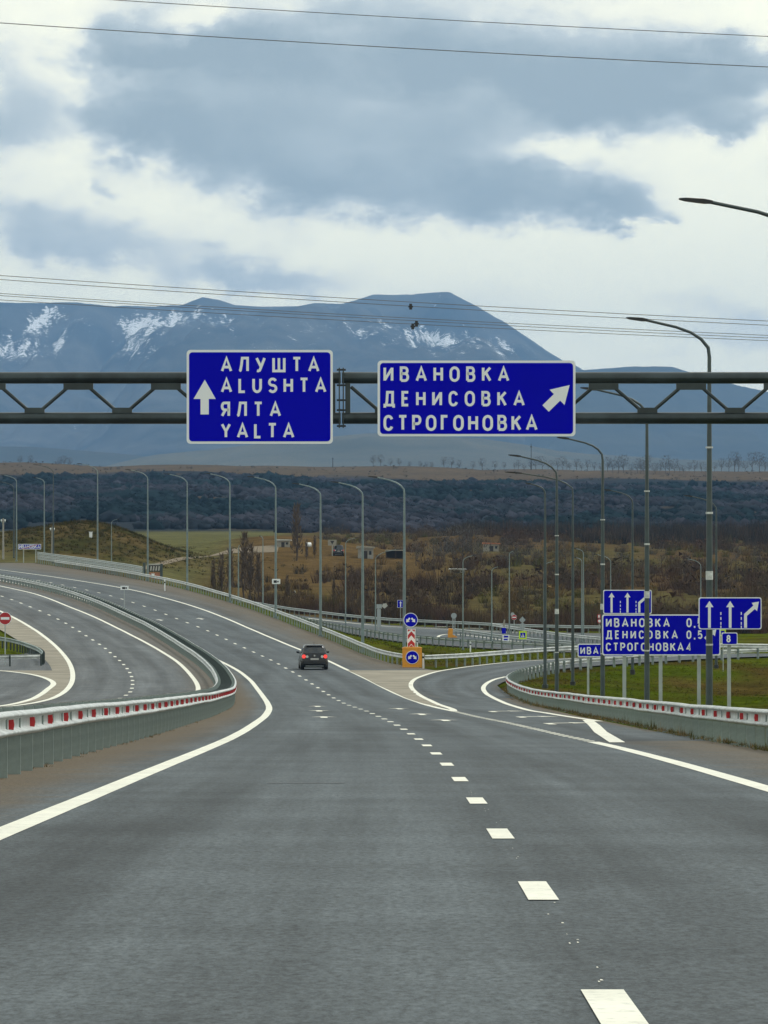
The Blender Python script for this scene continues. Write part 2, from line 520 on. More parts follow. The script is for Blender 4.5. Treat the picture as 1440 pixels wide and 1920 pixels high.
M['twig'] = material('bare_twigs', (.105, .075, .05), 0.95, var=.3, vscale=1.2)
M['twig_grey'] = material('grey_twigs', (.075, .068, .06), 0.95, var=.3, vscale=1.2)
M['carpaint'] = material('black_car_paint', (.006, .007, .009), 0.25, spec=0.45)
M['glass'] = material('tinted_glass', (.012, .016, .02), 0.08, spec=0.7)
M['tyre'] = material('tyre_rubber', (.018, .018, .018), 0.85)
M['rim'] = material('alloy_rim', (.35, .36, .37), 0.35, 0.8)
M['taillight'] = material('lit_tail_lamp', (.6, .02, .015), 0.25, emit=((1.0, .08, .06), .7))
M['lens'] = material('clear_lens', (.62, .6, .56), 0.25)
M['plate'] = material('number_plate', (.45, .44, .42), 0.5)
M['chrome'] = material('chrome', (.6, .6, .6), 0.2, 0.9)
M['plaster'] = material('pale_plaster', (.30, .28, .23), 0.9, var=.15)
M['roof_white'] = material('pale_roof_sheet', (.45, .45, .42), 0.7, var=.1)
M['roof_red'] = material('rusty_roof', (.36, .15, .08), 0.8, var=.25)
M['dark_wall'] = material('dark_opening', (.04, .035, .03), 0.9)
M['grass'] = attr_material('grass_blades', nscale=1.5, namp=.3)
M['terrain'] = attr_material('earth_and_turf', nscale=0.18, namp=.45, nscale2=1.7, bump=0.6, bdist=0.25)
M['brush'] = attr_material('bare_brushwood', nscale=.15, namp=.25)
M['forest'] = attr_material('winter_wood', nscale=.03, namp=.35)

# ------------------------------------------------------------------ ground sheet


def make_ground():
    ys = np.unique(np.concatenate([np.arange(-60, 100, 8), np.arange(100, 660, 4), np.arange(660, 1400, 9), np.arange(1400, 4000, 28), np.geomspace(4000, 23500, 26)]))
    xs = np.concatenate([np.arange(-64, 80, 2.0), 80 + np.geomspace(2, 5500, 50), -64 - np.geomspace(2, 5500, 50)])
    xs = np.unique(xs)
    X, Y = np.meshgrid(xs, ys)
    Z = S(X, Y)
    cor = (Y < 700) & (X < np.where(Y < 320, 7.0, fx(MR, Y) + .6)) | ((Y > 250) & (Y < 420) & (X > 0) & (X < 70))
    Z = Z - np.where(cor, 0.10, 0.0)
    Z = Z - 0.10 * np.exp(-((Y - 520) / 90.)**2) * (X > -30)
    nx, ny = len(xs), len(ys)
    # colour zones of the land
    C = np.zeros((ny, nx, 3))
    green = np.array((.052, .070, .005))
    moss = np.array((.062, .046, .012))
    soil = np.array((.085, .056, .026))
    sand = np.array((.098, .064, .026))
    field = np.array((.100, .096, .040))
    slope = np.array((.026, .032, .038))
    tan = np.array((.092, .068, .042))
    nz = np.array([[mnoise.fractal((x * .02, y * .012, 3.1), 0.8, 2.0, 4) for x in xs] for y in ys])
    nz2 = np.array([[mnoise.fractal((x * .16, y * .05, 7.7), 0.8, 2.0, 4) for x in xs] for y in ys])
    w = smooth(nz2 * 1.3 + 0.34 + .2 * smooth((X - 14) / 14) * (Y < 340))[..., None]
    C[:] = green * (1 - w) + moss * w
    stp = (smooth((Y - 345) / 15.0) * (X > -40))[..., None]
    C = C * (1 - stp * .8) + stp * .8 * (np.array((.072, .088, .006)) * (1 - w * .5) + moss * w * .5)
    k = smooth((Y - 545) / 60.0)[..., None]
    w = smooth(nz * 1.4 + .5)[..., None]
    C = C * (1 - k) + k * (soil * (1 - w) + np.array((.085, .07, .028)) * w)
    sp = np.exp(-((X + 8) / 21.0)**4 - ((Y - 850) / 190.0)**4)[..., None] * 1.1
    C = C * (1 - np.clip(sp, 0, 1)) + sand * np.clip(sp, 0, 1)
    fl = (smooth((-X - 22 - (Y - 700) * .004) / 8.0) * smooth((Y - 640) / 50.0))[..., None]
    C = C * (1 - fl) + field * fl * (1 + .25 * nz[..., None])
    md = np.exp(-((X + 45) / 16.0)**2 - ((Y - 790) / 75.0)**2)[..., None]
    md = np.clip(md * 1.6, 0, 1)
    w = smooth(nz2 * 1.2 + .5)[..., None]
    C = C * (1 - md) + md * (np.array((.042, .040, .012)) * (1 - w) + np.array((.088, .064, .026)) * w)
    fr = smooth((Y - 1490) / 60.0)[..., None]
    w = smooth((nz * 2.0 - .5 + .3 * (X > 90) * (Y < 2300)))[..., None]
    C = C * (1 - fr) + fr * (slope * (1 - w) + tan * .75 * w)
    br = smooth((Y - 2950 - 130 * nz) / 140.0)[..., None]
    C = C * (1 - br) + br * tan * (1 + .22 * nz[..., None])
    far = smooth((Y - 4200) / 800.0)[..., None]
    C = C * (1 - far) + far * np.array((.10, .095, .06))
    verts = np.stack([X, Y, Z], -1).reshape(-1, 3)
    idx = np.arange(nx * ny).reshape(ny, nx)
    faces = np.stack([idx[:-1, :-1], idx[:-1, 1:], idx[1:, 1:], idx[1:, :-1]], -1).reshape(-1, 4)
    m = bpy.data.meshes.new('ground')
    m.from_pydata(verts.tolist(), [], faces.tolist())
    m.polygons.foreach_set('use_smooth', [True] * len(m.polygons))
    m.materials.append(M['terrain'])
    set_col(m, np.clip(C, 0.005, 1).reshape(-1, 3))
    o = link('ground', m)
    tag(o, 'green and brown open land rising to a wooded hillside', None, kind='structure')


make_ground()

# ------------------------------------------------------------------ roads and markings


def sheet(name, ys, left, right, zoff, mat, cols, dirtf=None, parent=None):
    """paved sheet between two edges given as functions of y"""
    L, R_ = left(ys), right(ys)
    n = len(cols)
    vv, uvs, dd = [], [], []
    for i, y in enumerate(ys):
        for c in cols:
            x = L[i] + (R_[i] - L[i]) * c
            vv.append((x, y, float(S(x, y)) + zoff))
            uvs.append((x - float(fx(DASH, y)), y))
            dd.append(dirtf(x, y) if dirtf else 0.0)
    ff = [(i * n + k, i * n + k + 1, (i + 1) * n + k + 1, (i + 1) * n + k) for i in range(len(ys) - 1) for k in range(n - 1)]
    return finish_sheet(name, vv, ff, uvs, dd, mat, parent)


def finish_sheet(name, vv, ff, uvs, dd, mat, parent):
    m = bpy.data.meshes.new(name)
    m.from_pydata(vv, [], ff)
    m.polygons.foreach_set('use_smooth', [True] * len(ff))
    u = m.uv_layers.new(name='lane')
    for lp in m.loops:
        u.data[lp.index].uv = uvs[lp.vertex_index]
    a = m.attributes.new('dirt', 'FLOAT', 'POINT')
    a.data.foreach_set('value', dd)
    m.materials.append(mat)
    return link(name, m, parent)


def path_sheet(name, A, B, zoff, mat, parent=None, n=9, dirt=0.0, sub=4):
    """sheet between two point lists of equal length"""
    A, B = densify(A, sub), densify(B, sub)
    vv, uvs, dd = [], [], []
    for (ax, ay), (bx, by) in zip(A, B):
        for k in range(n):
            t = k / (n - 1)
            x, y = ax + (bx - ax) * t, ay + (by - ay) * t
            vv.append((x, y, float(S(x, y)) + zoff))
            uvs.append((t * 6, y))
            dd.append(dirt * (1.0 if k in (0, n - 1) else 0.35))
    ff = [(i * n + k, i * n + k + 1, (i + 1) * n + k + 1, (i + 1) * n + k) for i in range(len(A) - 1) for k in range(n - 1)]
    return finish_sheet(name, vv, ff, uvs, dd, mat, parent)


def densify(pts, k=4):
    """Catmull-Rom through points"""
    p = [np.array(q, float) for q in pts]
    p = [2 * p[0] - p[1]] + p + [2 * p[-1] - p[-2]]
    out = []
    for i in range(1, len(p) - 2):
        for j in range(k):
            t = j / k
            out.append(tuple(0.5 * (2 * p[i] + (p[i + 1] - p[i - 1]) * t + (2 * p[i - 1] - 5 * p[i] + 4 * p[i + 1] - p[i + 2]) * t * t + (3 * p[i] - p[i - 1] - 3 * p[i + 1] + p[i + 2]) * t**3)))
    out.append(tuple(p[-2]))
    return out


def resample(pts, step):
    p = [np.array(q, float) for q in pts]
    s = [0.0]
    for a, b in zip(p, p[1:]):
        s.append(s[-1] + float(np.linalg.norm(b - a)))
    n = max(2, int(s[-1] / step) + 1)
    t = np.arange(n) * step
    arr = np.array(p)
    return [tuple(float(np.interp(q, s, arr[:, k])) for k in range(2)) for q in t]


def stripe(name, pts, width, zoff, parent, mat=None, edge=0.0):
    """painted line along pts"""
    vv, ff = [], []
    n = len(pts)
    for i, (x, y) in enumerate(pts):
        a, b = pts[max(i - 1, 0)], pts[min(i + 1, n - 1)]
        dx, dy = b[0] - a[0], b[1] - a[1]
        l = math.hypot(dx, dy) or 1
        nx, ny = dy / l, -dx / l
        for s in (-.5, .5):
            w = width * (1 + edge * mnoise.noise((x * 3 + s * 9, y * .4, s)))
            q = (x + nx * w * s, y + ny * w * s)
            vv.append((q[0], q[1], float(S(*q)) + zoff))
    ff = [(2 * i, 2 * i + 1, 2 * i + 3, 2 * i + 2) for i in range(n - 1)]
    m = bpy.data.meshes.new(name)
    m.from_pydata(vv, [], ff)
    m.materials.append(mat or M['line'])
    return link(name, m, parent)


def tabline(tab, y0, y1, step=2.0):
    ys = np.arange(y0, y1 + .01, step)
    return list(zip(spl(tab, ys).tolist(), ys.tolist()))


def dashes(pathpts, period, length, start, width, parent, name='lane_dash', zoff=.006):
    pts = resample(pathpts, 0.5)
    n = int(len(pts) * 0.5 / period)
    for k in range(n + 1):
        a = int((start + k * period) / 0.5)
        b = a + max(1, int(length / 0.5))
        if b >= len(pts):
            break
        stripe(name, pts[a:b + 1:max(1, (b - a) // 4)], width, zoff, parent)


def main_right(y):
    return np.where(y < 300, 6.35, np.minimum(6.35, fx(MR, y) - .25))


def main_dirt(x, y):
    m_, l_, r_ = float(fx(MED, y)), float(fx(LE, y)), float(fx(RE, y))
    d = 0.0
    if x < l_:
        d = 1.15 * (l_ - x) / max(.3, l_ - m_) + .12
    rb = float(main_right(np.array(y)))
    if x > r_ and (y < 100 or y > 330):
        d = max(d, .25 + .75 * (x - r_) / max(.5, rb - r_))
    elif x > r_ + 2.6 and y < 250:
        d = max(d, 1.0 * (x - 5.3) / 1.0)
    return float(np.clip(d, 0, 1.15))


ys_main = np.arange(-40, 690, 1.5)
main = sheet('main_road', ys_main, lambda y: spl(MED, y) - .42, main_right, 0.0, M['asphalt'], np.linspace(0, 1, 26), main_dirt)
tag(main, 'grey asphalt two-lane carriageway curving away to the left', None, kind='structure')


def opp_dirt(x, y):
    m_ = float(fx(MED, y))
    o = m_ - x
    d = .32 * math.exp(-((o - 9.3) / 2.4)**2)
    if o < 2.9:
        d = max(d, 1.1 * (2.9 - o) / 2.4 + .1)
    return float(np.clip(d, 0, 1.15))


OR = [(-40, -7.0), (100, -7.3), (166, -8.1), (205, -8.6), (250, -9.3), (281, -10.2), (316, -11.95), (354, -14.45), (392, -17.85), (425, -21.5), (465, -26.5), (487, -29.8), (527, -35.9), (558, -41.8), (640, -59)]
OD = [(-40, -10.7), (100, -11.0), (166, -11.8), (205, -12.2), (245, -12.75), (268, -13.3), (287, -14.1), (305, -15.0), (326, -16.25), (345, -17.6), (366.5, -19.35), (390, -21.45), (409, -23.45), (431, -25.9), (453.5, -28.6), (474, -31.5), (494, -34.6), (514.6, -37.9), (560, -46), (640, -62.5)]
OL = [(-40, -14.3), (160, -15.2), (205, -15.5), (242, -15.9), (261, -16.5), (293, -17.9), (319, -19.4), (355, -21.95), (395, -25.5), (429, -29.2), (465, -33.9), (478, -35.9), (540, -47), (640, -66)]
opp = sheet('opposite_road', np.arange(-40, 640, 2.0), lambda y: spl(OL, y) - np.where(y < 330, 9.0, 2.2 + 6.8 * smooth((380 - y) / 50)), lambda y: spl(MED, y) - .43, -.002, M['asphalt_opp'], np.linspace(0, 1, 30), opp_dirt)
tag(opp, 'dusty grey oncoming carriageway beyond the central barrier', None, kind='structure')

RAMP_L = [(2.6, 250), (1.9, 262), (1.45, 285), (1.6, 302), (2.35, 314.5), (3.5, 326.5), (5.2, 337), (7.1, 345), (8.8, 351), (10.8, 356), (13.6, 361), (20, 369), (30, 377), (45, 386), (62, 394)]
RAMP_R = [(6.3, 255), (6.2, 270), (6.3, 285), (6.6, 292), (7.0, 298), (7.6, 304), (8.5, 312), (9.8, 323), (12.0, 333.5), (15, 342), (19, 351), (23, 358.5), (28, 365), (42, 375), (60, 384)]
ramp_o = path_sheet('exit_ramp', RAMP_L, RAMP_R, .003, M['asphalt'], dirt=.5)
tag(ramp_o, 'grey asphalt exit ramp bending off to the right', None, kind='structure')

# edge lines
stripe('edge_line', tabline(LE, 12, 688), .25, .005, main, edge=.05)
stripe('edge_line', tabline(RE, 12, 98), .24, .005, main, edge=.05)
stripe('edge_line', tabline(RE, 186, 688), .24, .005, main, edge=.05)
# lane dashes along the main carriageway: 10.5 m pattern
dp = tabline(DASH, -20.0, 686, 0.5)
dashes(dp, 10.5, 2.7, 6.3, .168, main)
# faint shadow bands across the lanes, painted on as darker strips
M['shadow_tone'] = material('shadow_band', (.062, .071, .076), .75, var=.4, vscale=1.5)
stripe('shadow_band', [(x, 58.6 + .1 * mnoise.noise((x * 1.3, 2, 0))) for x in np.arange(-1.35, -.35, .1)], .35, .003, main, M['shadow_tone'], edge=.9)
stripe('shadow_band', [(x, 266 + .4 * mnoise.noise((x * .9, 7, 0))) for x in np.arange(2.0, 5.1, .2)], 1.3, .006, ramp_o, M['shadow_tone'], edge=.6)
rs = random.Random(5)
for k in range(34):
    y = 20.5 + 36 * rs.random()**1.3
    x = float(spl(DASH, y)) + rs.gauss(0, .025) + .02
    w = rs.uniform(.003, .007)
    l = rs.uniform(.03, .09)
    MB().add([(x - w, y, float(S(x, y)) + .004), (x + w, y, float(S(x, y)) + .004), (x + w * .6, y + l, float(S(x, y + l)) + .004), (x - w * .7, y + l, float(S(x, y + l)) + .004)], [(0, 1, 2, 3)]).build('paint_speck', M['line'], main)
# short dashes that close the mouth of the exit
dashes(tabline(RE, 97, 186, .5), 2.1, 1.05, 0, .22, main, 'exit_dash')
# lines on the ramp
RL = [(2.55, 186), (2.62, 197), (2.5, 212), (2.15, 240), (1.72, 264), (1.5, 285.5), (1.75, 302), (2.48, 314.5), (3.6, 326), (5.3, 336), (7.2, 344), (8.85, 349.5), (10.9, 354), (13.7, 359), (20, 367), (30, 375), (45, 384)]
RR = [(6.15, 146), (6.0, 160), (5.65, 178), (5.4, 190), (5.42, 218), (5.35, 248), (5.28, 264), (5.42, 279.5), (5.85, 292.5), (6.55, 303.5), (7.4, 311)]
stripe('edge_line', densify(RL, 6), .25, .009, ramp_o)
stripe('edge_line', densify(RR, 6), .25, .009, ramp_o)
stripe('edge_line', [(4.42, 97), (4.95, 117), (5.5, 134), (6.0, 151)], .30, .009, ramp_o)
# lines of the oncoming carriageway
stripe('edge_line', tabline(OR, 150, 620), .26, .010, opp)
stripe('edge_line', tabline(OL, 190, 480), .30, .012, opp)
stripe('edge_line', densify([(-15.5, 190), (-16.2, 222), (-16.75, 242), (-17.5, 261), (-18.15, 276), (-18.85, 292), (-20, 304.5), (-21.5, 315), (-23.1, 322), (-25, 328), (-29, 336)], 5), .32, .012, opp)
dashes(tabline(OD, 160, 560, 0.5), 10.5, 2.7, 3.0, .2, opp)

# dusty triangles between the diverging lines
isl = path_sheet('splitter_island_paving', [(2.42, 205), (1.4, 238), (.5, 268), (-.5, 292), (-1.3, 310), (-2.1, 323.5), (-2.35, 327.5)], [(2.52, 205), (2.05, 238), (1.6, 268), (1.6, 292), (2.2, 311), (3.3, 324), (4.0, 328)], .008, M['island'], n=7)
tag(isl, 'dusty beige triangle between road and exit ramp', None, kind='structure')
isl2 = path_sheet('left_island_paving', [(-16.0, 206), (-16.85, 245), (-17.55, 261), (-18.2, 276), (-18.9, 292), (-20.0, 304.5), (-21.6, 315), (-23.2, 322), (-25, 327)],
                  [(-15.75, 206), (-16.2, 245), (-16.6, 261), (-17.2, 276), (-18.0, 292), (-18.7, 304.5), (-19.3, 315), (-19.7, 322), (-20.0, 327)], .006, M['island'], n=7)
tag(isl2, 'dusty beige wedge beside the oncoming carriageway', None, kind='structure')
isl3 = path_sheet('left_wedge_paving', [(-21.2, 327.2), (-22.6, 345), (-24.6, 366), (-28.0, 397), (-32.2, 430), (-36.6, 463)],
                  [(-20.1, 327.2), (-21.3, 345), (-22.9, 366), (-25.8, 397), (-29.4, 430), (-33.7, 463)], .006, M['island'], n=5)
tag(isl3, 'narrow dusty strip beyond the beige wedge on the left', None, kind='structure')


def arrow_marking(px, py, bend=0, mat=None, L=5.5, par=main):
    """lane arrow painted on the road; bend 1 turns the head to the right"""
    x, y, z = hit(px, py)
    th = math.atan2(float(spl(DASH, y + 4) - spl(DASH, y - 4)), 8.0)
    if bend == 0:
        poly = [(-.11, -L / 2), (.11, -L / 2), (.11, L / 2 - 1.9), (.42, L / 2 - 1.9), (0, L / 2), (-.42, L / 2 - 1.9), (-.11, L / 2 - 1.9)]
        faces = [(0, 1, 2, 6), (2, 3, 4, 5, 6)]
    else:
        poly = [(-.11, -L / 2), (.11, -L / 2), (.11, .2), (.7, 1.3), (.7, .3), (1.35, 1.9), (.7, 3.1), (.7, 2.2), (-.11, .9)]
        faces = [(0, 1, 2, 8), (8, 2, 3, 7), (4, 5, 6, 7, 3)]
        th -= .0
    c, s = math.cos(th), math.sin(th)
    vv = []
    for a, b in poly:
        X, Y = x + a * c + b * s, y + b * c - a * s
        vv.append((X, Y, float(S(X, Y)) + .014))
    m = bpy.data.meshes.new('lane_arrow')
    m.from_pydata(vv, [], faces)
    m.materials.append(mat or M['line'])
    link('lane_arrow', m, par)


for q in ((595, 1325), (598, 1333.5), (607, 1345.5), (748, 1329.5), (790, 1340), (834, 1351.5)):
    arrow_marking(*q)
for q in ((922, 1334.5), (975, 1345), (1028, 1357.5)):
    arrow_marking(*q, bend=1, par=ramp_o)
for q in ((300, 1163), (376, 1160.5)):
    arrow_marking(*q, mat=M['line_worn'], L=4)

# ------------------------------------------------------------------ the lower road on the right


def on_ground(rows, ymin=430):
    """points of the lower ground east of the embankment seen at these photo points"""
    out = []
    ys = np.arange(ymin, 1500, .5)
    zz = np.interp(ys, RY, RZ)
    for a, b in rows:
        i = int(np.argmax(ZP(b, ys) <= zz))
        out.append((float(P(a, ys[i])), float(ys[i])))
    return out


LOW_N = on_ground([(430, 1142), (480, 1152), (560, 1168), (700, 1196), (800, 1208), (880, 1214), (960, 1219), (1080, 1224), (1220, 1226)])
LOW_F = on_ground([(415, 1131), (480, 1141), (560, 1154), (700, 1170), (800, 1176), (880, 1180), (960, 1184), (1080, 1187), (1220, 1189)])
low = path_sheet('lower_road', LOW_N, LOW_F, .03, M['asphalt'], dirt=.5, n=7)
tag(low, 'grey asphalt side road running behind the grassy strip', None, kind='structure')
LOW_C = on_ground([(770, 1176), (860, 1181), (920, 1187), (980, 1193), (1060, 1197)])
stripe('edge_line', densify(on_ground([(470, 1143), (560, 1158), (700, 1173), (800, 1179), (880, 1183), (960, 1187), (1080, 1190)]), 4), .3, .05, low)
stripe('edge_line', densify(on_ground([(820, 1197), (826, 1192), (850, 1190), (900, 1195), (960, 1203), (1060, 1210)]), 4), .3, .05, low)
for px, py in ((836, 1176), (892, 1179), (930, 1179)):
    (x, y), = on_ground([(px, py)])
    stripe('lane_dash', [(x - 1.2, y + .5), (x + 1.2, y - .5)], .9, .06, low)

# pale track across the field
trk = [hit(a, b, 640)[:2] for a, b in [(240, 1076), (300, 1062), (360, 1048), (420, 1040), (520, 1036)]]
dirt_track = path_sheet('dirt_track', [(a, b) for a, b in trk], [(a, b + 16) for a, b in trk], .06, material('pale_track', (.155, .118, .07), .95, var=.3), n=3)
tag(dirt_track, 'pale dirt track climbing past the mound', None, kind='structure')

# ------------------------------------------------------------------ guard rails
W_PROF = [(0, -.155), (.02, -.15), (.083, -.118), (.083, -.09), (.018, -.066), (0, -.05), (0, .05), (.018, .066), (.083, .09), (.083, .118), (.02, .15), (0, .155)]


def frames(pts):
    out = []
    n = len(pts)
    for i, (x, y) in enumerate(pts):
        a, b = pts[max(i - 1, 0)], pts[min(i + 1, n - 1)]
        th = math.atan2(b[1] - a[1], b[0] - a[0])
        out.append((x, y, th))
    return out


def beam_mesh(fr, org, side, h, prof=W_PROF, lump=0.012):
    """W-beam swept along the frames; side +1 puts the ribs to the left of travel, -1 to the right"""
    vv, ff = [], []
    n = len(prof)
    for i, (x, y, th) in enumerate(fr):
        z = float(S(x, y)) + h + lump * mnoise.noise((i * .23, h, side))
        nx, ny = -math.sin(th) * side, math.cos(th) * side
        for (o, v) in prof:
            vv.append((x + nx * (o + .06) - org[0], y + ny * (o + .06) - org[1], z + v - org[2]))
    for i in range(len(fr) - 1):
        for k in range(n - 1):
            q = (i * n + k, i * n + k + 1, (i + 1) * n + k + 1, (i + 1) * n + k)
            ff.append(q if side < 0 else q[::-1])
    return vv, ff


POST_MESH = {}


def post_mesh(h, mat, w=.12, dpt=.055):
    key = (round(h, 2), mat.name, w)
    if key not in POST_MESH:
        b = MB()
        # C-shaped section
        b.box(-w / 2, w / 2, -.006, .006, -.35, h)
        b.box(-w / 2, -w / 2 + .012, .006, dpt, -.35, h)
        b.box(w / 2 - .012, w / 2, .006, dpt, -.35, h)
        POST_MESH[key] = b.mesh('post', mat)
    return POST_MESH[key]


REFL = None


def refl_mesh():
    global REFL
    if REFL is None:
        b = MB()
        # trapezoid plate that sits in the trough across the line of sight
        b.prism([(0, -.058), (.06, -.064), (.07, .0), (.06, .064), (0, .058)], -.012, .012)
        REFL = b.mesh('reflector', M['redrefl'])
    return REFL


def guardrail(label, pts, side=-1, h=.62, beams=(0,), post_step=2.5, refl=None, back=None, bmat=None, pmat=None, group='steel guard rails along the roads', sheet_rng=None, ph=None, postw=.12, name='guard_rail'):
    pts = densify(pts, 4)
    fine = resample(pts, 1.25)
    fr = frames(fine)
    org = (fr[0][0], fr[0][1], float(S(fr[0][0], fr[0][1])))
    root = empty(name, org)
    tag(root, label, 'guard rail', group)
    bmat = bmat or M['galv_light']
    pmat = pmat or M['galv_post']
    for dz in beams:
        vv, ff = beam_mesh(fr, org, side, h + dz)
        b = MB().add(vv, ff, True)
        b.build('beam', bmat, root)
    pm = post_mesh(ph or h + max(beams) + .14, pmat, postw)
    for x, y, th in frames(resample(pts, post_step)):
        link('post', pm, root, (x - org[0], y - org[1], float(S(x, y)) - org[2]), th - math.pi / 2)
    if refl:
        y0, y1, step = refl
        for x, y, th in frames(resample(pts, step)):
            if y0 <= y <= y1:
                nx, ny = -math.sin(th) * side, math.cos(th) * side
                o = link('reflector', refl_mesh(), root, (x + nx * .075 - org[0], y + ny * .075 - org[1], float(S(x, y)) + h - org[2]), math.atan2(ny, nx))
    return root, org


medpts = [(float(x), float(y)) for y, x in [(yy, spl(MED, yy)) for yy in (24, 40, 61, 80, 104, 130, 166, 205, 245, 270, 296, 316, 336, 359, 393, 430, 474, 511, 542, 570, 600, 630)]]


def offset(pts, d):
    return [(x - math.sin(th) * d, y + math.cos(th) * d) for x, y, th in frames(pts)]


near_rail, norg = guardrail('white steel barrier with red reflectors along the left edge of our lanes', medpts, side=-1, h=.64, refl=(50, 262, 4.2), postw=.16)
guardrail('grey back-to-back barrier on the oncoming side of the median', offset(medpts, .72), side=1, h=.64, postw=.16)
# dark cross-plates tying the two median rails together
spm = MB().box(-.66, -.02, -.05, .05, -.09, .07).mesh('spacer', M['dark_steel'])
for x, y, th in frames(resample(densify(medpts, 4), 2.5)):
    link('spacer', spm, near_rail, (x - norg[0], y - norg[1], float(S(x, y)) + .62 - norg[2]), th - math.pi / 2)

rr_pts = [(6.5, 18), (6.5, 40), (6.55, 62), (6.6, 80), (6.7, 100), (6.75, 120), (6.85, 142), (6.9, 170), (6.75, 202), (6.65, 230), (6.6, 255), (6.65, 272), (6.95, 284), (7.5, 294), (8.3, 303.5), (9.4, 313), (11, 325), (13.2, 334), (17.5, 345), (23.7, 358), (28.5, 364), (38, 371.5), (56, 381)]
guardrail('white steel barrier with red reflectors curving round the right-hand exit', rr_pts, side=1, h=.52, refl=(50, 292, 4.0), postw=.16)
mr_pts = [(float(spl(MR, y)), y) for y in (337, 345, 356, 368, 382, 397, 418, 436, 454, 480, 500, 518, 540, 558, 575, 589, 612, 636, 670)]
guardrail('long grey guard rail behind the black car climbing to the left', mr_pts, side=1, h=.60)
guardrail('grey guard rail right of the orange box along the exit ramp', [(2.6, 336.5), (4.0, 339), (5.5, 342.5), (8.4, 351), (11, 358), (13.8, 363.5), (20, 371.5), (30, 380), (45, 389), (62, 397)], side=-1, h=.62, post_step=1.6)


def shift(pts, dy):
    return [(x, y + dy) for x, y in pts]


guardrail('grey guard rail on the far edge of the lower road', shift(LOW_F, 1.0), side=-1, h=.62, post_step=2.6, bmat=M['galv'])
guardrail('grey guard rail on the near edge of the lower road', shift(LOW_N, -.6), side=1, h=.62, post_step=2.6, bmat=M['galv'])
guardrail('short grey guard rail starting at the small orange bin', on_ground([(855, 1193), (900, 1199), (960, 1207), (1020, 1214), (1085, 1219)]), side=-1, h=.62, post_step=2.2, bmat=M['galv'])
guardrail('short pale guard rail below the small no entry sign', on_ground([(925, 1183), (965, 1189), (1020, 1197), (1080, 1205), (1140, 1211)]), side=-1, h=.62, post_step=2.2)
br_pts = [(float(spl(MR, y)) + .35, y) for y in (588, 600, 612, 636, 660, 690)]
guardrail('tall three-beam bridge barrier at the far left bend', br_pts, side=1, h=.62, beams=(0, .36, .72), post_step=2.2, bmat=M['galv'])

# curled end of the ramp barrier at far left
le_pts = [(-40, 420), (-33.5, 404), (-28, 384), (-24.8, 364), (-23.2, 349), (-22.75, 341)]
guardrail('dark curved barrier end behind the red no entry sign', le_pts, side=-1, h=.62, post_step=2.0, bmat=M['panel_steel'], pmat=M['dark_steel'])
guardrail('short straight barrier piece closing the far left wedge', [(-22.75, 340), (-24.5, 338.4), (-27.5, 337), (-31, 336)], side=-1, h=.62, post_step=2.6, pmat=M['dark_steel'])

# ------------------------------------------------------------------ street lamps


def lamp(px, d, top, tip, label, base=None, mat=None, r=.10, group='street lamps', tape=False, name='street_lamp', dy=0.0):
    """px column and distance of the pole; top row of the lamp tip, tip column of the head"""
    x = P(px, d)
    z0 = float(S(x, d)) if base is None else ZP(base, d)
    zt = ZP(top, d)
    H = zt - z0
    A = P(tip, d) - x
    s = 1 if A > 0 else -1
    A = abs(A)
    mat = mat or M['pole']
    root = empty(name, (x, d, z0))
    tag(root, label, 'street lamp', group)
    rise = max(.25, min(1.2, .40 * A + .15))
    hb = H - rise
    MB().tube([(0, 0, -.5), (0, 0, .5), (0, 0, H * .5), (0, 0, hb)], [r, r * .98, r * .8, r * .52], 12).build('pole', mat, root)
    arm = [(0, 0, hb - .02), (s * .03, 0, hb + rise * .22), (s * .10 * A, 0, hb + rise * .45), (s * .22 * A, 0, hb + rise * .62), (s * .4 * A, 0, hb + rise * .76), (s * .76 * A, dy * .7, hb + rise * .94)]
    MB().tube(arm, [r * .5, r * .5, r * .46, r * .42, r * .38, r * .36], 8).build('arm', mat, root)
    a = Vector(arm[-1])
    hw = .075 if r > .085 else .06
    # flat LED head: tapered slab
    x0, x1 = a.x - s * .05, s * A
    zc0, zc1 = a.z, H
    p = []
    for (xx, zz, w, tk) in ((x0, zc0, .05, .07), (x0 + (x1 - x0) * .25, zc0 + (zc1 - zc0) * .25, .13, .10), (x0 + (x1 - x0) * .8, zc0 + (zc1 - zc0) * .8, .14, .07), (x1, zc1, .09, .03)):
        for (yy, sg) in ((-w, 1), (w, 1), (w, -1), (-w, -1)):
            p.append((xx, a.y + yy, zz + sg * tk * .5))
    f = [(0, 1, 2, 3), (15, 14, 13, 12)]
    for i in range(3):
        for k in range(4):
            f.append((i * 4 + k, (i + 1) * 4 + k, (i + 1) * 4 + (k + 1) % 4, i * 4 + (k + 1) % 4))
    MB().add(p, f).build('lamp_head', M['black'], root)
    b = MB()
    b.tube([(0, 0, -.3), (0, 0, .12)], [r * 1.7, r * 1.7], 10)
    b.build('base_flange', M['black'] if base is not None else mat, root)
    if tape:
        for hz_, hh in ((2.2, .05), (4.1, .25), (6.0, .06), (7.9, .05)):
            MB().tube([(0, 0, hz_), (0, 0, hz_ + hh)], [r * 1.0, r * 1.0], 12, cap=False).build('tape_band', M['tape'], root)
    return root


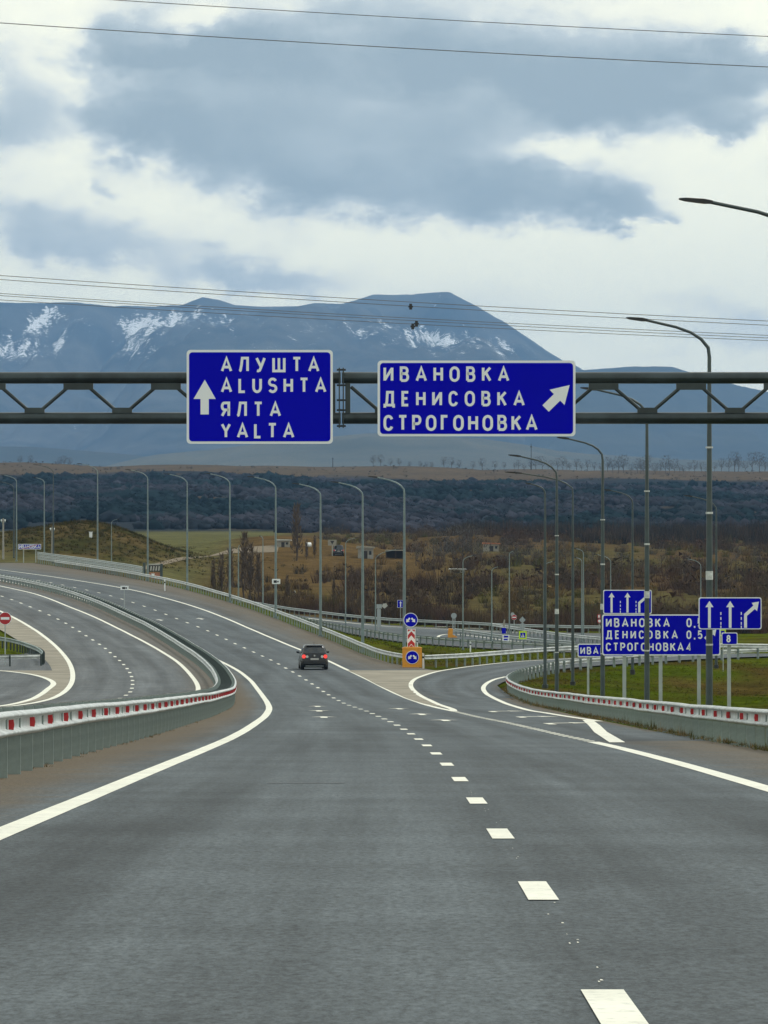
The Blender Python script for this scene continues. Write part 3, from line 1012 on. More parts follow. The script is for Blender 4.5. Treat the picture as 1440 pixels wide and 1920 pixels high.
rg = 'street lamps behind the right-hand barrier'
lamp(1520, 113, 373, 1273, 'nearest street lamp, only its arm and head show at the right edge', r=.11, group=rg, tape=True)
lamp(1330, 148, 596, 1174, 'thick street lamp pole carrying the three-lane arrow sign', r=.105, group=rg, tape=True)
lamp(1213, 183, 727, 1088, 'street lamp pole standing in front of the big distance board', r=.10, group=rg, tape=True)
lamp(1130, 218, 820, 1044, 'street lamp at the left edge of the big distance board', r=.10, group=rg, tape=True)
lamp(1044, 250, 853, 953, 'darker of the two close lamp poles left of the distance board', r=.10, group=rg, tape=True)
lamp(1022, 285, 906, 985, 'leftmost lamp pole beside the curve of the exit barrier', r=.10, group=rg)
lamp(1074, 295, 885, 946, 'street lamp with black foot on the grass left of the distance board', base=1282, r=.095, group=rg)
lamp(1186, 325, 918, 1132, 'street lamp rising behind the small lane arrow sign on the board', base=1259, r=.095, group=rg)
lamp(1343, 337, 929, 1282, 'street lamp just behind the thick pole with the arrow sign', base=1250, r=.095, group=rg)
mg = 'street lamps along the far side of the main road'
lm = [(758, 346, 893, 690, 'street lamp directly behind the blue round sign and chevron post'),
      (680, 378, 903, 619, 'first street lamp left of the chevron post'),
      (601, 415, 906, 547, 'street lamp behind the black car'),
      (517, 461, 893, 463, 'street lamp with a white camera plate on its pole'),
      (431, 502, 887, 382, 'second street lamp left of the camera plate pole'),
      (351, 545, 888, 307, 'street lamp between the give way stand and the camera plate pole'),
      (277, 586, 880, 234, 'street lamp in front of the give way stand'),
      (183, 640, 869, 144, 'street lamp at the end of the three-beam bridge barrier')]
for (px, d, top, tip, lab) in lm:
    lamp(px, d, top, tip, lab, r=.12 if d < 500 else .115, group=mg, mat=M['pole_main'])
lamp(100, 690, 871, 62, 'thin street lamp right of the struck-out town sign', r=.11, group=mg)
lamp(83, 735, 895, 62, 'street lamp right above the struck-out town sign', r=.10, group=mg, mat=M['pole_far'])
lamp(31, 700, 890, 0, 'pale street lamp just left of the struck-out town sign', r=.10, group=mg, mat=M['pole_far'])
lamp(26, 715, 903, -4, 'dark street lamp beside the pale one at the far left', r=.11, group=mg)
lg = 'smaller street lamps along the lower road'
for (px, base, top, tip, lab) in [
    (868, 1218, 1041, 893, 'small lamp with arm to the right beside the round sign back'),
    (704, 1193, 1029, 756, 'small lamp whose arm reaches right behind the first tall lamp'),
    (648, 1172, 1008, 672, 'small lamp with arm to the right below the distant car'),
    (922, 1216, 1062, 938, 'thin lamp pole left of the small no entry sign'),
    (955, 1190, 1033, 966, 'thin dark lamp pole beside the small no entry sign'),
    (1094, 1204, 1028, 1076, 'small lamp with arm to the left, taller of the pair'),
    (1091, 1205, 1045, 1077, 'small lamp with arm to the left, shorter of the pair'),
    (1020, 1200, 1052, 1042, 'small lamp half hidden behind the leftmost tall pole on the right'),
    (1145, 1182, 1039, 1112, 'distant lamp above the left end of the distance board'),
    (1314, 1180, 1047, 1282, 'distant lamp above the right end of the distance board'),
    (447, 1128, 1022, 452, 'thin bluish lamp pole between the brown poplars'),
    (493, 1140, 1005, 486, 'thin lamp pole just left of the camera plate pole')]:
    x, y, z = hit(px, base, 380)
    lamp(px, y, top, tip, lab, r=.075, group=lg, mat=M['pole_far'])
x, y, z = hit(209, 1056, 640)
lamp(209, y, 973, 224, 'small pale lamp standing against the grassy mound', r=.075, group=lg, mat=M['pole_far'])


def utility_pole(px, base, top, label):
    x, y, z = hit(px, base, 640)
    root = empty('utility_pole', (x, y, z))
    tag(root, label, 'utility pole', 'utility poles at the far left')
    H = ZP(top, y) - z
    MB().tube([(0, 0, -.4), (0, 0, H)], [.16, .11], 8).build('pole', M['concrete'], root)
    MB().box(-.3, .3, -.06, .06, H - .55, H - .42).build('crossarm', M['galv_post'], root)
    for i, xx in enumerate((-.25, .25)):
        MB().tube([(xx, 0, H - .42), (xx, 0, H - .3), (xx, 0, H - .2), (xx, 0, H - .12)], [.05, .11, .11, .04], 8).build('insulator', M['white'], root)


utility_pole(6, 1049, 972, 'pale concrete utility pole at the far left edge')
utility_pole(98, 1049, 988, 'utility pole with a white insulator right of the struck-out sign')

# ------------------------------------------------------------------ sign lettering (stroke alphabet)


def arcp(cx, cy_, rx, ry, a0, a1, n=10):
    return [(cx + rx * math.cos(math.radians(a0 + (a1 - a0) * i / n)), cy_ + ry * math.sin(math.radians(a0 + (a1 - a0) * i / n))) for i in range(n + 1)]


def oval(y0=0., y1=1.):
    r = .34
    return arcp(.5, y1 - r, .5, r, 0, 180) + arcp(.5, y0 + r, .5, r, 180, 360) + [(1, y1 - r)]


_o = oval()
GL = {  # width, strokes in a unit box
    'A': (.74, [[(0, 0), (.5, 1), (1, 0)], [(.17, .3), (.83, .3)]]),
    'Л': (.66, [[(-.08, 0), (.06, .05), (.19, .45), (.3, 1), (1, 1), (1, 0)]]),
    'У': (.68, [[(0, 1), (.52, .36)], [(1, 1), (.5, .2), (.38, .04), (.2, 0), (.05, .02)]]),
    'Ш': (.86, [[(0, 1), (0, 0), (1, 0), (1, 1)], [(.5, 0), (.5, 1)]]),
    'T': (.62, [[(0, 1), (1, 1)], [(.5, 1), (.5, 0)]]),
    'Я': (.60, [[(1, 0), (1, 1), (.36, 1)] + arcp(.36, .73, .36, .27, 90, 270, 8) + [(1, .46)], [(.52, .46), (0, 0)]]),
    'L': (.5, [[(0, 1), (0, 0), (1, 0)]]),
    'U': (.62, [[(0, 1), (0, .34)] + arcp(.5, .34, .5, .34, 180, 360) + [(1, 1)]]),
    'S': (.60, [arcp(.5, .735, .5, .265, 25, 180, 8) + arcp(.5, .735, .5, .235, 180, 270, 4) + arcp(.5, .265, .5, .235, 90, 0, 4) + arcp(.5, .265, .5, .265, 0, -155, 8)]),
    'H': (.62, [[(0, 0), (0, 1)], [(1, 0), (1, 1)], [(0, .52), (1, .52)]]),
    'Y': (.66, [[(0, 1), (.5, .45), (1, 1)], [(.5, .45), (.5, 0)]]),
    'И': (.64, [[(0, 1), (0, 0)], [(0, .04), (1, .96)], [(1, 1), (1, 0)]]),
    'B': (.60, [[(0, 0), (0, 1), (.55, 1)] + arcp(.55, .77, .37, .23, 90, -90, 8) + [(0, .54)], [(.5, .54)] + arcp(.58, .27, .42, .27, 90, -90, 8) + [(0, 0)]]),
    'O': (.66, [_o]),
    'K': (.62, [[(0, 0), (0, 1)], [(1, 1), (.06, .45)], [(.36, .62), (1, 0)]]),
    'Д': (.74, [[(.16, .04), (.24, .3), (.3, 1), (.88, 1), (.88, .04)], [(0, -.2), (0, 0), (1, 0), (1, -.2)]]),
    'E': (.52, [[(1, 0), (0, 0), (0, 1), (1, 1)], [(0, .52), (.85, .52)]]),
    'C': (.62, [arcp(.5, .66, .5, .34, 20, 180, 9) + arcp(.5, .34, .5, .34, 180, 340, 9)]),
    'P': (.58, [[(0, 0), (0, 1), (.55, 1)] + arcp(.6, .72, .4, .28, 90, -90, 8) + [(0, .44)]]),
    'Г': (.5, [[(0, 0), (0, 1), (1, 1)]]),
    '0': (.58, [_o]),
    '5': (.55, [[(.92, 1), (.12, 1), (.05, .53), (.3, .6)] + arcp(.5, .31, .5, .31, 100, -150, 12)]),
    '4': (.58, [[(.72, 0), (.72, 1), (0, .26), (1, .26)]]),
    '8': (.56, [arcp(.5, .76, .42, .24, -90, 270, 16), arcp(.5, .26, .5, .26, 90, 450, 16)]),
    ',': (.12, [[(.6, .06), (.1, -.18)]]),
}
for a, b in (('А', 'A'), ('Т', 'T'), ('Н', 'H'), ('В', 'B'), ('О', 'O'), ('К', 'K'), ('Е', 'E'), ('С', 'C'), ('Р', 'P')):
    GL[a] = GL[b]


def ribbon(mb, pts, w, y):
    """flat mitred stroke in the xz plane at depth y"""
    n = len(pts)
    closed = n > 3 and math.hypot(pts[0][0] - pts[-1][0], pts[0][1] - pts[-1][1]) < 1e-4
    vv = []
    for i, p in enumerate(pts):
        if closed:
            a, b = pts[(i - 1) % (n - 1)], pts[(i + 1) % (n - 1)]
        else:
            a, b = pts[max(i - 1, 0)], pts[min(i + 1, n - 1)]
        d1 = Vector((p[0] - a[0], p[1] - a[1]))
        d2 = Vector((b[0] - p[0], b[1] - p[1]))
        if d1.length < 1e-6:
            d1 = d2
        if d2.length < 1e-6:
            d2 = d1
        d1.normalize()
        d2.normalize()
        n1, n2 = Vector((-d1.y, d1.x)), Vector((-d2.y, d2.x))
        mt = (n1 + n2)
        if mt.length < 1e-3:
            mt = n1
        mt.normalize()
        k = min(1.0 / max(.35, mt.dot(n1)), 1.9)
        q = mt * (w * .5 * k)
        vv += [(p[0] + q.x, y, p[1] + q.y), (p[0] - q.x, y, p[1] - q.y)]
    ff = [(2 * i, 2 * i + 1, 2 * i + 3, 2 * i + 2) for i in range(n - 1)]
    mb.add(vv, ff)


def text(s, x0, x1, z0, z1, y, mat, parent, wt=.17, fit=True):
    """one word as an upright mesh: left/right edges x0, x1 and base/top z0, z1"""
    h = z1 - z0
    t = wt * h
    ws = [GL[c][0] * h for c in s]
    gap = (x1 - x0 - sum(ws)) / max(1, len(s) - 1) if fit else .2 * h
    x = x0
    for c, w in zip(s, ws):
        mb = MB()
        for i, st in enumerate(GL[c][1]):
            pts = [(x + t / 2 + px * (w - t), z0 + t / 2 + pz * (h - t)) for px, pz in st]
            ribbon(mb, pts, t, y - .0012 * i)
        mb.build('letter' if not c.isdigit() and c != ',' else 'numeral' if c != ',' else 'comma', mat, parent)
        x += w + gap


def rrect(x0, x1, z0, z1, r, n=5):
    p = []
    for cx, cz, a in ((x1 - r, z1 - r, 0), (x0 + r, z1 - r, 90), (x0 + r, z0 + r, 180), (x1 - r, z0 + r, 270)):
        p += [(cx + r * math.cos(math.radians(a + 90 * i / n)), cz + r * math.sin(math.radians(a + 90 * i / n))) for i in range(n + 1)]
    return p


def flat(poly, y, name, mat, parent):
    """thin film facing the camera (-y)"""
    return MB().add([(x, y, z) for x, z in poly], [tuple(range(len(poly)))[::1]]).build(name, mat, parent)


class Board:
    """a sign built in photo columns/rows at one distance: root at its foot, panel, white border, blue field"""

    def __init__(s, name, label, d, px0, px1, py0, py1, foot=None, group=None, border=5, face='blue', rad=8, cat='road sign', thick=.05, back='signback'):
        s.d = d
        s.k = d / F
        s.cx = (px0 + px1) / 2
        x = P(s.cx, d)
        s.z0 = float(S(x, d)) if foot is None else foot
        s.root = empty(name, (x, d, s.z0))
        tag(s.root, label, cat, group)
        a, b, c, e = s.X(px0), s.X(px1), s.Z(py1), s.Z(py0)
        pn = MB().prism(rrect(a, b, c, e, rad * s.k), 0, thick).build('panel', M['white'], s.root)
        s.panel = pn
        MB().prism(rrect(a + .02, b - .02, c + .02, e - .02, rad * s.k), thick + .002, thick + .012).build('back_sheet', M[back], pn)
        bw = border * s.k
        MB().prism(rrect(a + bw, b - bw, c + bw, e - bw, rad * s.k * .9), -.006, 0.002).build('field', M[face], pn)

    def X(s, px):
        return (px - s.cx) * s.k

    def Z(s, py):
        return ZP(py, s.d) - s.z0

    def text(s, w, px0, px1, py0, py1, mat='white', wt=.17):
        text(w, s.X(px0), s.X(px1), s.Z(py1), s.Z(py0), -.010, M[mat], s.panel, wt)

    def poly(s, pts, name='arrow', mat='white'):
        mb = MB()
        mb.prism([(s.X(a), s.Z(b)) for a, b in pts], -.012, -.007)
        return mb.build(name, M[mat], s.panel)

    def post(s, px, w=.10, top=None, z=-.4, y=.08, mat='galv'):
        MB().box(s.X(px) - w / 2, s.X(px) + w / 2, y, y + w, z, s.Z(top) if top is not None else 2).build('post', M[mat], s.root)


# ------------------------------------------------------------------ gantry and overhead signs
GD = 103.0


def gx(px):
    return P(px, GD)


def gz(py):
    return ZP(py, GD)


gx0, gx1 = -26.0, 9.8
gfoot = float(S(gx1, GD))
gant = empty('sign_gantry', (gx1, GD, gfoot))
tag(gant, 'grey-green tubular truss gantry spanning the whole road', 'gantry')
zt_, zb_ = gz(708.5) - gfoot, gz(784) - gfoot
xj = gx(640) - gx1
for nm, z in (('top_chord', zt_), ('bottom_chord', zb_)):
    for a, b in ((gx0 - gx1, xj - .012), (xj + .012, 0.0)):
        MB().tube([(a, 0, z), (b, 0, z)], .117, 20).build(nm, M['gantry'], gant)
for i in range(-12, 11):
    bx = gx(65 + 164.1 * i) - gx1
    tx = gx(147 + 164.1 * i) - gx1
    if not gx0 - gx1 + .6 < bx < -.4:
        continue
    MB().box(bx - .20, bx + .20, -.05, .05, zb_ + .10, zb_ + .21).build('gusset_plate', M['gantry'], gant)
    if tx < -.3 and abs(tx - xj) > .25:
        MB().box(tx - .30, tx + .30, -.05, .05, zt_ - .24, zt_ - .10).build('gusset_plate', M['gantry'], gant)
    for sgn in (-1, 1):
        ex = bx + sgn * (gx(147) - gx(65))
        if gx0 - gx1 + .2 < ex < -.2:
            a = Vector((bx + sgn * .12, 0, zb_ + .15))
            b = Vector((ex - sgn * .2, 0, zt_ - .18))
            MB().tube([a, b], .036, 8).build('brace', M['gantry'], gant)
for dx in (-.04, .04):
    MB().box(xj + dx - .012, xj + dx + .012, -.17, .17, zb_ - .2, zt_ + .2).build('splice_plate', M['gantry'], gant)
for dx in (-.17, .13):
    MB().box(xj + dx - .05, xj + dx + .05, -.06, .06, zb_ + .1, zt_ - .1).build('splice_stiffener', M['gantry'], gant)
for z in (zt_ + .16, zt_ - .15, zt_ - .45, zb_ + .16, zb_ - .16):
    MB().tube([(xj - .09, -.1, z), (xj + .09, -.1, z)], .022, 6).build('bolt', M['black'], gant)
for X_ in (0.0, gx0 - gx1):
    fz = float(S(gx1 + X_, GD)) - gfoot
    MB().tube([(X_, 0, fz - .4), (X_, 0, zt_ + .3)], [.2, .17], 16).build('leg', M['gantry'], gant)
    MB().box(X_ - .35, X_ + .35, -.35, .35, fz - .3, fz + .06).build('base_plate', M['gantry'], gant)

sg = 'blue direction signs on the gantry'
SD = GD - .26
b1 = Board('overhead_sign', 'left overhead blue sign with straight arrow reading АЛУШТА and ЯЛТА', SD, 350, 624, 656, 832, foot=gfoot, group=sg, border=4.5, rad=7)
b1.text('АЛУШТА', 414, 599, 669, 698)
b1.text('ALUSHTA', 414, 612, 708, 737)
b1.text('ЯЛТА', 414, 527, 753, 782)
b1.text('YALTA', 414, 552, 793, 822)
b1.poly([(376, 777), (391.5, 777), (391.5, 748), (404.5, 748), (384, 712), (363, 748), (376, 748)])
b2 = Board('overhead_sign', 'right overhead blue sign with diagonal arrow reading ИВАНОВКА ДЕНИСОВКА СТРОГОНОВКА', SD, 708, 1079, 676, 818, foot=gfoot, group=sg, border=4.5, rad=7)
b2.text('ИВАНОВКА', 719, 955, 687, 716)
b2.text('ДЕНИСОВКА', 719, 984, 733, 762)
b2.text('СТРОГОНОВКА', 719, 1008, 778, 808)


def rot_arrow(board, tail, tip, sw, hw, hl, name='arrow', mat='white'):
    a, b = Vector(tail), Vector(tip)
    d = (b - a).normalized()
    n = Vector((-d.y, d.x))
    h = b - d * hl
    pts = [a - n * sw, h - n * sw, h - n * hw, b, h + n * hw, h + n * sw, a + n * sw]
    # rows grow downwards: flip the winding so that it faces the camera
    return board.poly([(p.x, p.y) for p in pts][::-1], name, mat)


rot_arrow(b2, (1023, 766), (1068, 722), 8.5, 20, 33)
for bd, xs_ in ((b1, (390, 585)), (b2, (760, 1025))):
    for px in xs_:
        MB().box(bd.X(px) - .04, bd.X(px) + .04, .07, .12, bd.Z(800), bd.Z(690)).build('mounting_bracket', M['galv'], bd.root)

# ------------------------------------------------------------------ roadside signs
dg = 'blue direction boards on the right verge'
D1 = 190.0
big = Board('distance_board', 'wide blue distance board on posts listing three villages', D1, 1129, 1351, 1152, 1229, group=dg, border=2.2, rad=4)
big.text('ИВАНОВКА', 1136, 1256, 1159, 1176)
big.text('0,5', 1287, 1317, 1159, 1176)
big.text('ДЕНИСОВКА', 1136, 1271, 1182, 1198)
big.text('0,5', 1287, 1317, 1182, 1198)
big.text('СТРОГОНОВКА', 1136, 1282, 1205, 1221)
big.text('4', 1287, 1298, 1205, 1221)
rot_arrow(big, (1325, 1198.5), (1343, 1180), 2.6, 7, 11)
big.poly([(1320, 1196), (1327, 1203), (1330, 1199), (1324, 1192)], 'arrow_tail')
for px in (1171, 1239, 1311):
    big.post(px, w=.13, top=1156)


def lane_sign(bd, px0, px1, py0, py1):
    w, h = px1 - px0, py1 - py0
    f = lambda u, v: (px0 + u * w, py0 + v * h)
    for u in (.165, .50):
        bd.poly([f(u - .022, .97), f(u + .022, .97), f(u + .022, .30), f(u + .065, .30), f(u, .10), f(u - .065, .30), f(u - .022, .30)])
    for u in (.35, .68):
        for v in (.46, .62, .78, .9):
            bd.poly([f(u - .008, v + .09), f(u + .008, v + .09), f(u + .008, v), f(u - .008, v)], 'lane_mark')
    mb = bd.poly([f(.725, .97), f(.772, .97), f(.772, .58), f(.90, .36), f(.935, .43), f(.965, .12), f(.85, .16), f(.875, .25), f(.725, .52)])


ls1 = Board('lane_arrow_sign', 'blue three-lane arrow sign fixed to the thick lamp pole', 147.7, 1310, 1428, 1120, 1180, border=1.8, rad=4, group='blue lane arrow signs')
lane_sign(ls1, 1311, 1427, 1121, 1179)
for z in (1130, 1170):
    MB().box(ls1.X(1325), ls1.X(1335), .05, .26, ls1.Z(z + 2), ls1.Z(z - 2)).build('clamp', M['galv'], ls1.root)
ls2 = Board('lane_arrow_sign', 'blue three-lane arrow sign standing on top of the distance board', D1, 1131, 1222, 1106, 1151, border=1.5, rad=3, group='blue lane arrow signs')
lane_sign(ls2, 1132, 1221, 1107, 1150)
for px in (1171, 1205):
    ls2.post(px, w=.08, top=1108, z=ls2.Z(1154))
s8 = Board('kilometre_sign', 'small blue kilometre sign with the number 8 on a post', 160.0, 1353, 1383, 1186, 1209, border=1.5, rad=3, group=None)
s8.text('8', 1362, 1373, 1190.5, 1204.5, wt=.19)
s8.post(1367.5, w=.11, top=1188)
iva = Board('village_sign', 'blue village name sign half hidden behind the distance board', 243.0, 1083, 1190, 1207, 1232, border=1.8, rad=3)
iva.text('ИВАНОВКА', 1088, 1184, 1213, 1227)
for px in (1103, 1172):
    iva.post(px, w=.10, top=1209)

xx, yy, zz = hit(55, 1054, 640)
st = Board('village_end_sign', 'small distant blue village sign struck out with a dark bar', yy, 34, 77, 1020, 1030, border=1.0, rad=1)
st.text('ИВАНОВКА', 36, 75, 1021.5, 1028.5)
st.poly([(40, 1029.5), (43, 1029.5), (73, 1020.5), (70, 1020.5)], 'strike_bar', 'red')
for px in (44, 67):
    st.post(px, w=.12, top=1022, z=-1.5)


def disc(cx, cz, r, n=28):
    return [(cx + r * math.cos(2 * math.pi * i / n), cz + r * math.sin(2 * math.pi * i / n)) for i in range(n)]


class Post:
    """a signpost whose faces are given in photo columns/rows at one distance"""

    def __init__(s, name, label, d, px, top, w=.06, foot=None, cat='road sign', group=None):
        s.d, s.k, s.cx = d, d / F, px
        x = P(px, d)
        s.z0 = float(S(x, d)) if foot is None else ZP(foot, d)
        s.root = empty(name, (x, d, s.z0))
        tag(s.root, label, cat, group)
        MB().tube([(0, .05, -.4), (0, .05, ZP(top, d) - s.z0)], w / 2, 8).build('post', M['galv'], s.root)

    def X(s, px):
        return (px - s.cx) * s.k

    def Z(s, py):
        return ZP(py, s.d) - s.z0

    def plate(s, poly, mat, name='plate', y0=-.02, y1=.0, parent=None):
        return MB().prism([(s.X(a), s.Z(b)) for a, b in poly], y0, y1).build(name, M[mat], parent or s.root)

    def disc(s, px, py, rpx, mat, name='plate', y0=-.02, y1=.0, parent=None):
        return MB().prism(disc(s.X(px), s.Z(py), rpx * s.k), y0, y1).build(name, M[mat], parent or s.root)

    def rect(s, a, b, c, e, mat, name='plate', y0=-.02, y1=.0, parent=None):
        return MB().prism([(s.X(a), s.Z(e)), (s.X(b), s.Z(e)), (s.X(b), s.Z(c)), (s.X(a), s.Z(c))], y0, y1).build(name, M[mat], parent or s.root)


def down_arrows(p, cx, cy_, u, par, y):
    """two arrows pointing down-left and down-right"""
    for sgn in (-1, 1):
        a, b = Vector((cx + sgn * .12 * u, cy_ - .32 * u)), Vector((cx + sgn * .66 * u, cy_ + .30 * u))
        d = (b - a).normalized()
        n = Vector((-d.y, d.x))
        h = b - d * .42 * u
        pts = [a - n * .13 * u, h - n * .13 * u, h - n * .32 * u, b, h + n * .32 * u, h + n * .13 * u, a + n * .13 * u]
        pts = [(q.x, q.y) for q in pts][::-1]
        MB().prism([(p.X(q[0]), p.Z(q[1])) for q in pts], y - .006, y).build('arrow', M['white'], par)


DN = 337.0
pk = Post('keep_either_side_sign', 'blue round pass-either-side sign over a red chevron plate above the orange box', DN, 770.5, 1150, w=.09)
c1 = pk.disc(770, 1162.5, 13.6, 'white', 'round_plate', -.05, -.01)
c2 = pk.disc(770, 1162.5, 12.4, 'blue', 'blue_field', -.058, -.045, c1)
down_arrows(pk, 770, 1163, 13.0, c1, -.06)
cv = pk.rect(763.5, 779, 1179, 1216, 'white', 'chevron_plate', -.05, -.01)
for yy_ in (1180.2, 1196, 1211.5):
    top = yy_
    pts = [(764.8, top + 10.5), (771.2, top + 3.5), (777.7, top + 10.5), (777.7, min(top + 18.5, 1215.5)), (771.2, min(top + 11.0, 1215.5)), (764.8, min(top + 18.5, 1215.5))]
    if yy_ > 1205:
        continue
    pk.plate(pts[::-1], 'red', 'chevron', -.057, -.045, cv)
pk.plate([(764.8, 1180.2), (764.8, 1184.5), (771.2, 1180.4)], 'red', 'chevron', -.057, -.045, cv)
pk.plate([(771.4, 1180.4), (777.7, 1184.5), (777.7, 1180.2)], 'red', 'chevron', -.057, -.045, cv)
pk.plate([(764.8, 1215.5), (777.7, 1215.5), (771.2, 1209)], 'red', 'chevron', -.057, -.045, cv)

ob = Post('crash_cushion', 'orange box with a blue round sign at the ramp split', DN - 1.2, 773, 1216, w=.05, cat='crash cushion')
zb = ob.Z(1249)
bxm = MB().prism([(ob.X(754.5), 0), (ob.X(791), 0), (ob.X(791), ob.Z(1216)), (ob.X(788), ob.Z(1213.5)), (ob.X(757), ob.Z(1213.5)), (ob.X(754.5), ob.Z(1216))], -.02, 1.0).build('body', M['orange'], ob.root)
o1 = ob.disc(773, 1232.5, 12.6, 'white', 'round_plate', -.05, -.021)
ob.disc(773, 1232.5, 11.6, 'blue', 'blue_field', -.058, -.045, o1)
down_arrows(ob, 773, 1232.5, 12.0, o1, -.06)
MB().box(ob.X(754.5) - .015, ob.X(791) + .015, -.035, 1.01, ob.Z(1216.8), ob.Z(1214.8)).build('lid_rim', M['orange'], ob.root)

for (px, py, lab) in ((793.5, 1251, 'short white marker post right of the orange box'), (782.5, 1216, 'thin white marker post behind the chevron plate'), (553, 1126, 'pale marker post right of the camera plate pole'),
                      (309, 1108, 'pale marker post left of the camera plate pole'), (882, 1222, 'thin white marker post on the grass of the lower road'), (772, 1216, None)):
    if lab is None:
        continue
    x, y, z = hit(px, py, 330)
    r = empty('marker_post', (x, y, z))
    tag(r, lab, 'marker post', 'white marker posts')
    hh = .95 if y < 500 else 1.3
    MB().prism([(-.06, -.3), (.06, -.3), (.06, hh - .08), (-.06, hh)], -.04, .04).build('post', M['white'], r)
    MB().box(-.062, .062, -.043, -.041, hh * .62, hh * .75).build('band', M['black'], r)


def no_entry(p, px, py, r):
    a = p.disc(px, py, r, 'white', 'round_plate', -.03, -.0)
    p.disc(px, py, r * .93, 'red', 'red_field', -.038, -.025, a)
    p.rect(px - r * .68, px + r * .68, py - r * .2, py + r * .2, 'white', 'bar', -.046, -.036, a)


ne = Post('no_entry_sign', 'red no entry sign at the left edge by the dark barrier', 341.0, 9.5, 1150, w=.07, group='no entry signs')
no_entry(ne, 9.5, 1159.5, 12)
x, y, z = hit(964, 1184, 400)
ne2 = Post('no_entry_sign', 'tiny distant no entry sign beside the lower road', y, 964, 1152, w=.07, group='no entry signs')
no_entry(ne2, 964, 1157.5, 5)
ne2.disc(961, 1152, 3.6, 'signback', 'second_plate', .06, .08)

x, y, z = hit(980, 1212, 400)
pc = Post('crossing_sign', 'fluorescent yellow crossing sign with blue pictogram by the ramp', y, 979.5, 1156, w=.07)
l_ = pc.rect(973, 987.5, 1183.5, 1198.5, 'lime', 'panel', -.03, .0)
i_ = pc.rect(975.6, 985, 1186.3, 1195.7, 'blue', 'field', -.04, -.028, l_)
pc.plate([(976.8, 1194.8), (983.8, 1194.8), (980.3, 1187.4)], 'white', 'triangle', -.048, -.038, i_)
MB().box(pc.X(979.6), pc.X(981), -.055, -.047, pc.Z(1193.8), pc.Z(1189.5)).build('walking_figure', M['black'], i_)
pc.plate([(979.5, 1169), (985.5, 1162.5), (979.5, 1156), (973.5, 1162.5)], 'signback', 'diamond_plate', .09, .11)
pc.disc(979.5, 1174, 5.6, 'signback', 'round_plate', .09, .11)

x, y, z = hit(946, 1214, 400)
bs = Post('information_sign', 'small blue sign with a pale tablet below it on the lower road', y, 946, 1162, w=.08)
bs.rect(941, 948.5, 1177, 1188, 'blue', 'blue_plate', -.03, .0)
tb = bs.rect(942, 955, 1190.5, 1207, 'white', 'tablet', -.03, .0)
for k, (a, b) in enumerate(((1192, 1195.5), (1197.5, 1200.5), (1202.5, 1205))):
    bs.rect(944.5, 953 - k, a, b, 'blue', 'tablet_line', -.036, -.028, tb)
bs.plate([(942.5, 1170), (945, 1176), (947.4, 1170), (945, 1161)], 'plaster', 'side_plate', -.03, .0)

x, y, z = hit(851, 1186, 400)
rb_ = Post('round_sign', 'grey back of a round sign on twin posts by the lower road', y, 849.5, 1150, w=.09)
rb_.disc(851, 1154.5, 5.2, 'signback', 'round_plate', -.02, .0)
rb_.rect(848.2, 849.9, 1158, 1186, 'galv', 'second_post', .0, .1)
rb_.rect(852.2, 853.9, 1158, 1186, 'galv', 'second_post', .0, .1)
ox, oy, oz = hit(845, 1196, 400)
bn = empty('sand_bin', (ox, oy, oz))
tag(bn, 'small orange bin with a sloping lid at the start of the short rail', 'bin')
kk = oy / F
MB().prism([(-5 * kk, 0), (3 * kk, 0), (4 * kk, 10 * kk), (4.2 * kk, 17 * kk), (-4 * kk, 18 * kk), (-5 * kk, 10 * kk)], 0, .9).build('body', M['orange'], bn)
MB().prism([(3.2 * kk, 0), (12 * kk, 0), (12 * kk, 2.2 * kk), (3.2 * kk, 6 * kk)], .05, .8).build('sloping_foot', M['orange'], bn)

x, y, z = hit(752, 1170, 400)
ow = Post('one_way_sign', 'small blue sign with a white upright arrow behind the tall lamp', y, 751, 1126, w=.07)
w_ = ow.rect(745, 757, 1125, 1139.5, 'white', 'panel', -.03, .0)
ow.rect(745.6, 756.4, 1125.6, 1138.9, 'blue', 'field', -.038, -.028, w_)
ow.plate([(750.2, 1138), (752, 1138), (752, 1131), (753.4, 1131), (751.1, 1127), (748.8, 1131), (750.2, 1131)], 'white', 'arrow', -.046, -.036, w_)

x, y, z = hit(710, 1188, 400)
cs = Post('sign_cluster', 'pale grey cluster of sign backs and tablets beside the small lamp', y, 710, 1134, w=.1)
cs.rect(706, 716, 1133, 1141, 'signback', 'plate', -.02, .0)
cs.rect(707, 714, 1142, 1176, 'signback', 'tall_plate', -.02, .0)
cs.plate([(716, 1137), (721, 1141), (727, 1136), (724, 1131), (718, 1132)], 'roof_white', 'tilted_plate', -.05, -.02)

x, y, z = hit(1124, 1186, 400)
rk = Post('speed_limit_sign', 'tiny red and white sign left of the distance board', y, 1123.5, 1151, w=.07)
rk.rect(1120, 1129, 1152, 1159, 'red', 'square_plate', -.03, .0)
rk.plate([(1121.5, 1158), (1124.5, 1158), (1124.5, 1153.2), (1121.5, 1153.2)], 'white', 'square_mark', -.04, -.03)
a_ = rk.disc(1124, 1164.5, 4.2, 'red', 'round_plate', -.03, .0)
rk.disc(1124, 1164.5, 2.7, 'white', 'round_field', -.04, -.03, a_)

fy = Post('crossing_sign', 'sliver of a fluorescent yellow sign between distance board and number 8', 330.0, 1356, 1181, w=.06)
fl_ = fy.rect(1349, 1361, 1180, 1193, 'lime', 'panel', -.03, .0)
fy.rect(1351.5, 1358.5, 1182.5, 1190.5, 'blue', 'field', -.04, -.028, fl_)

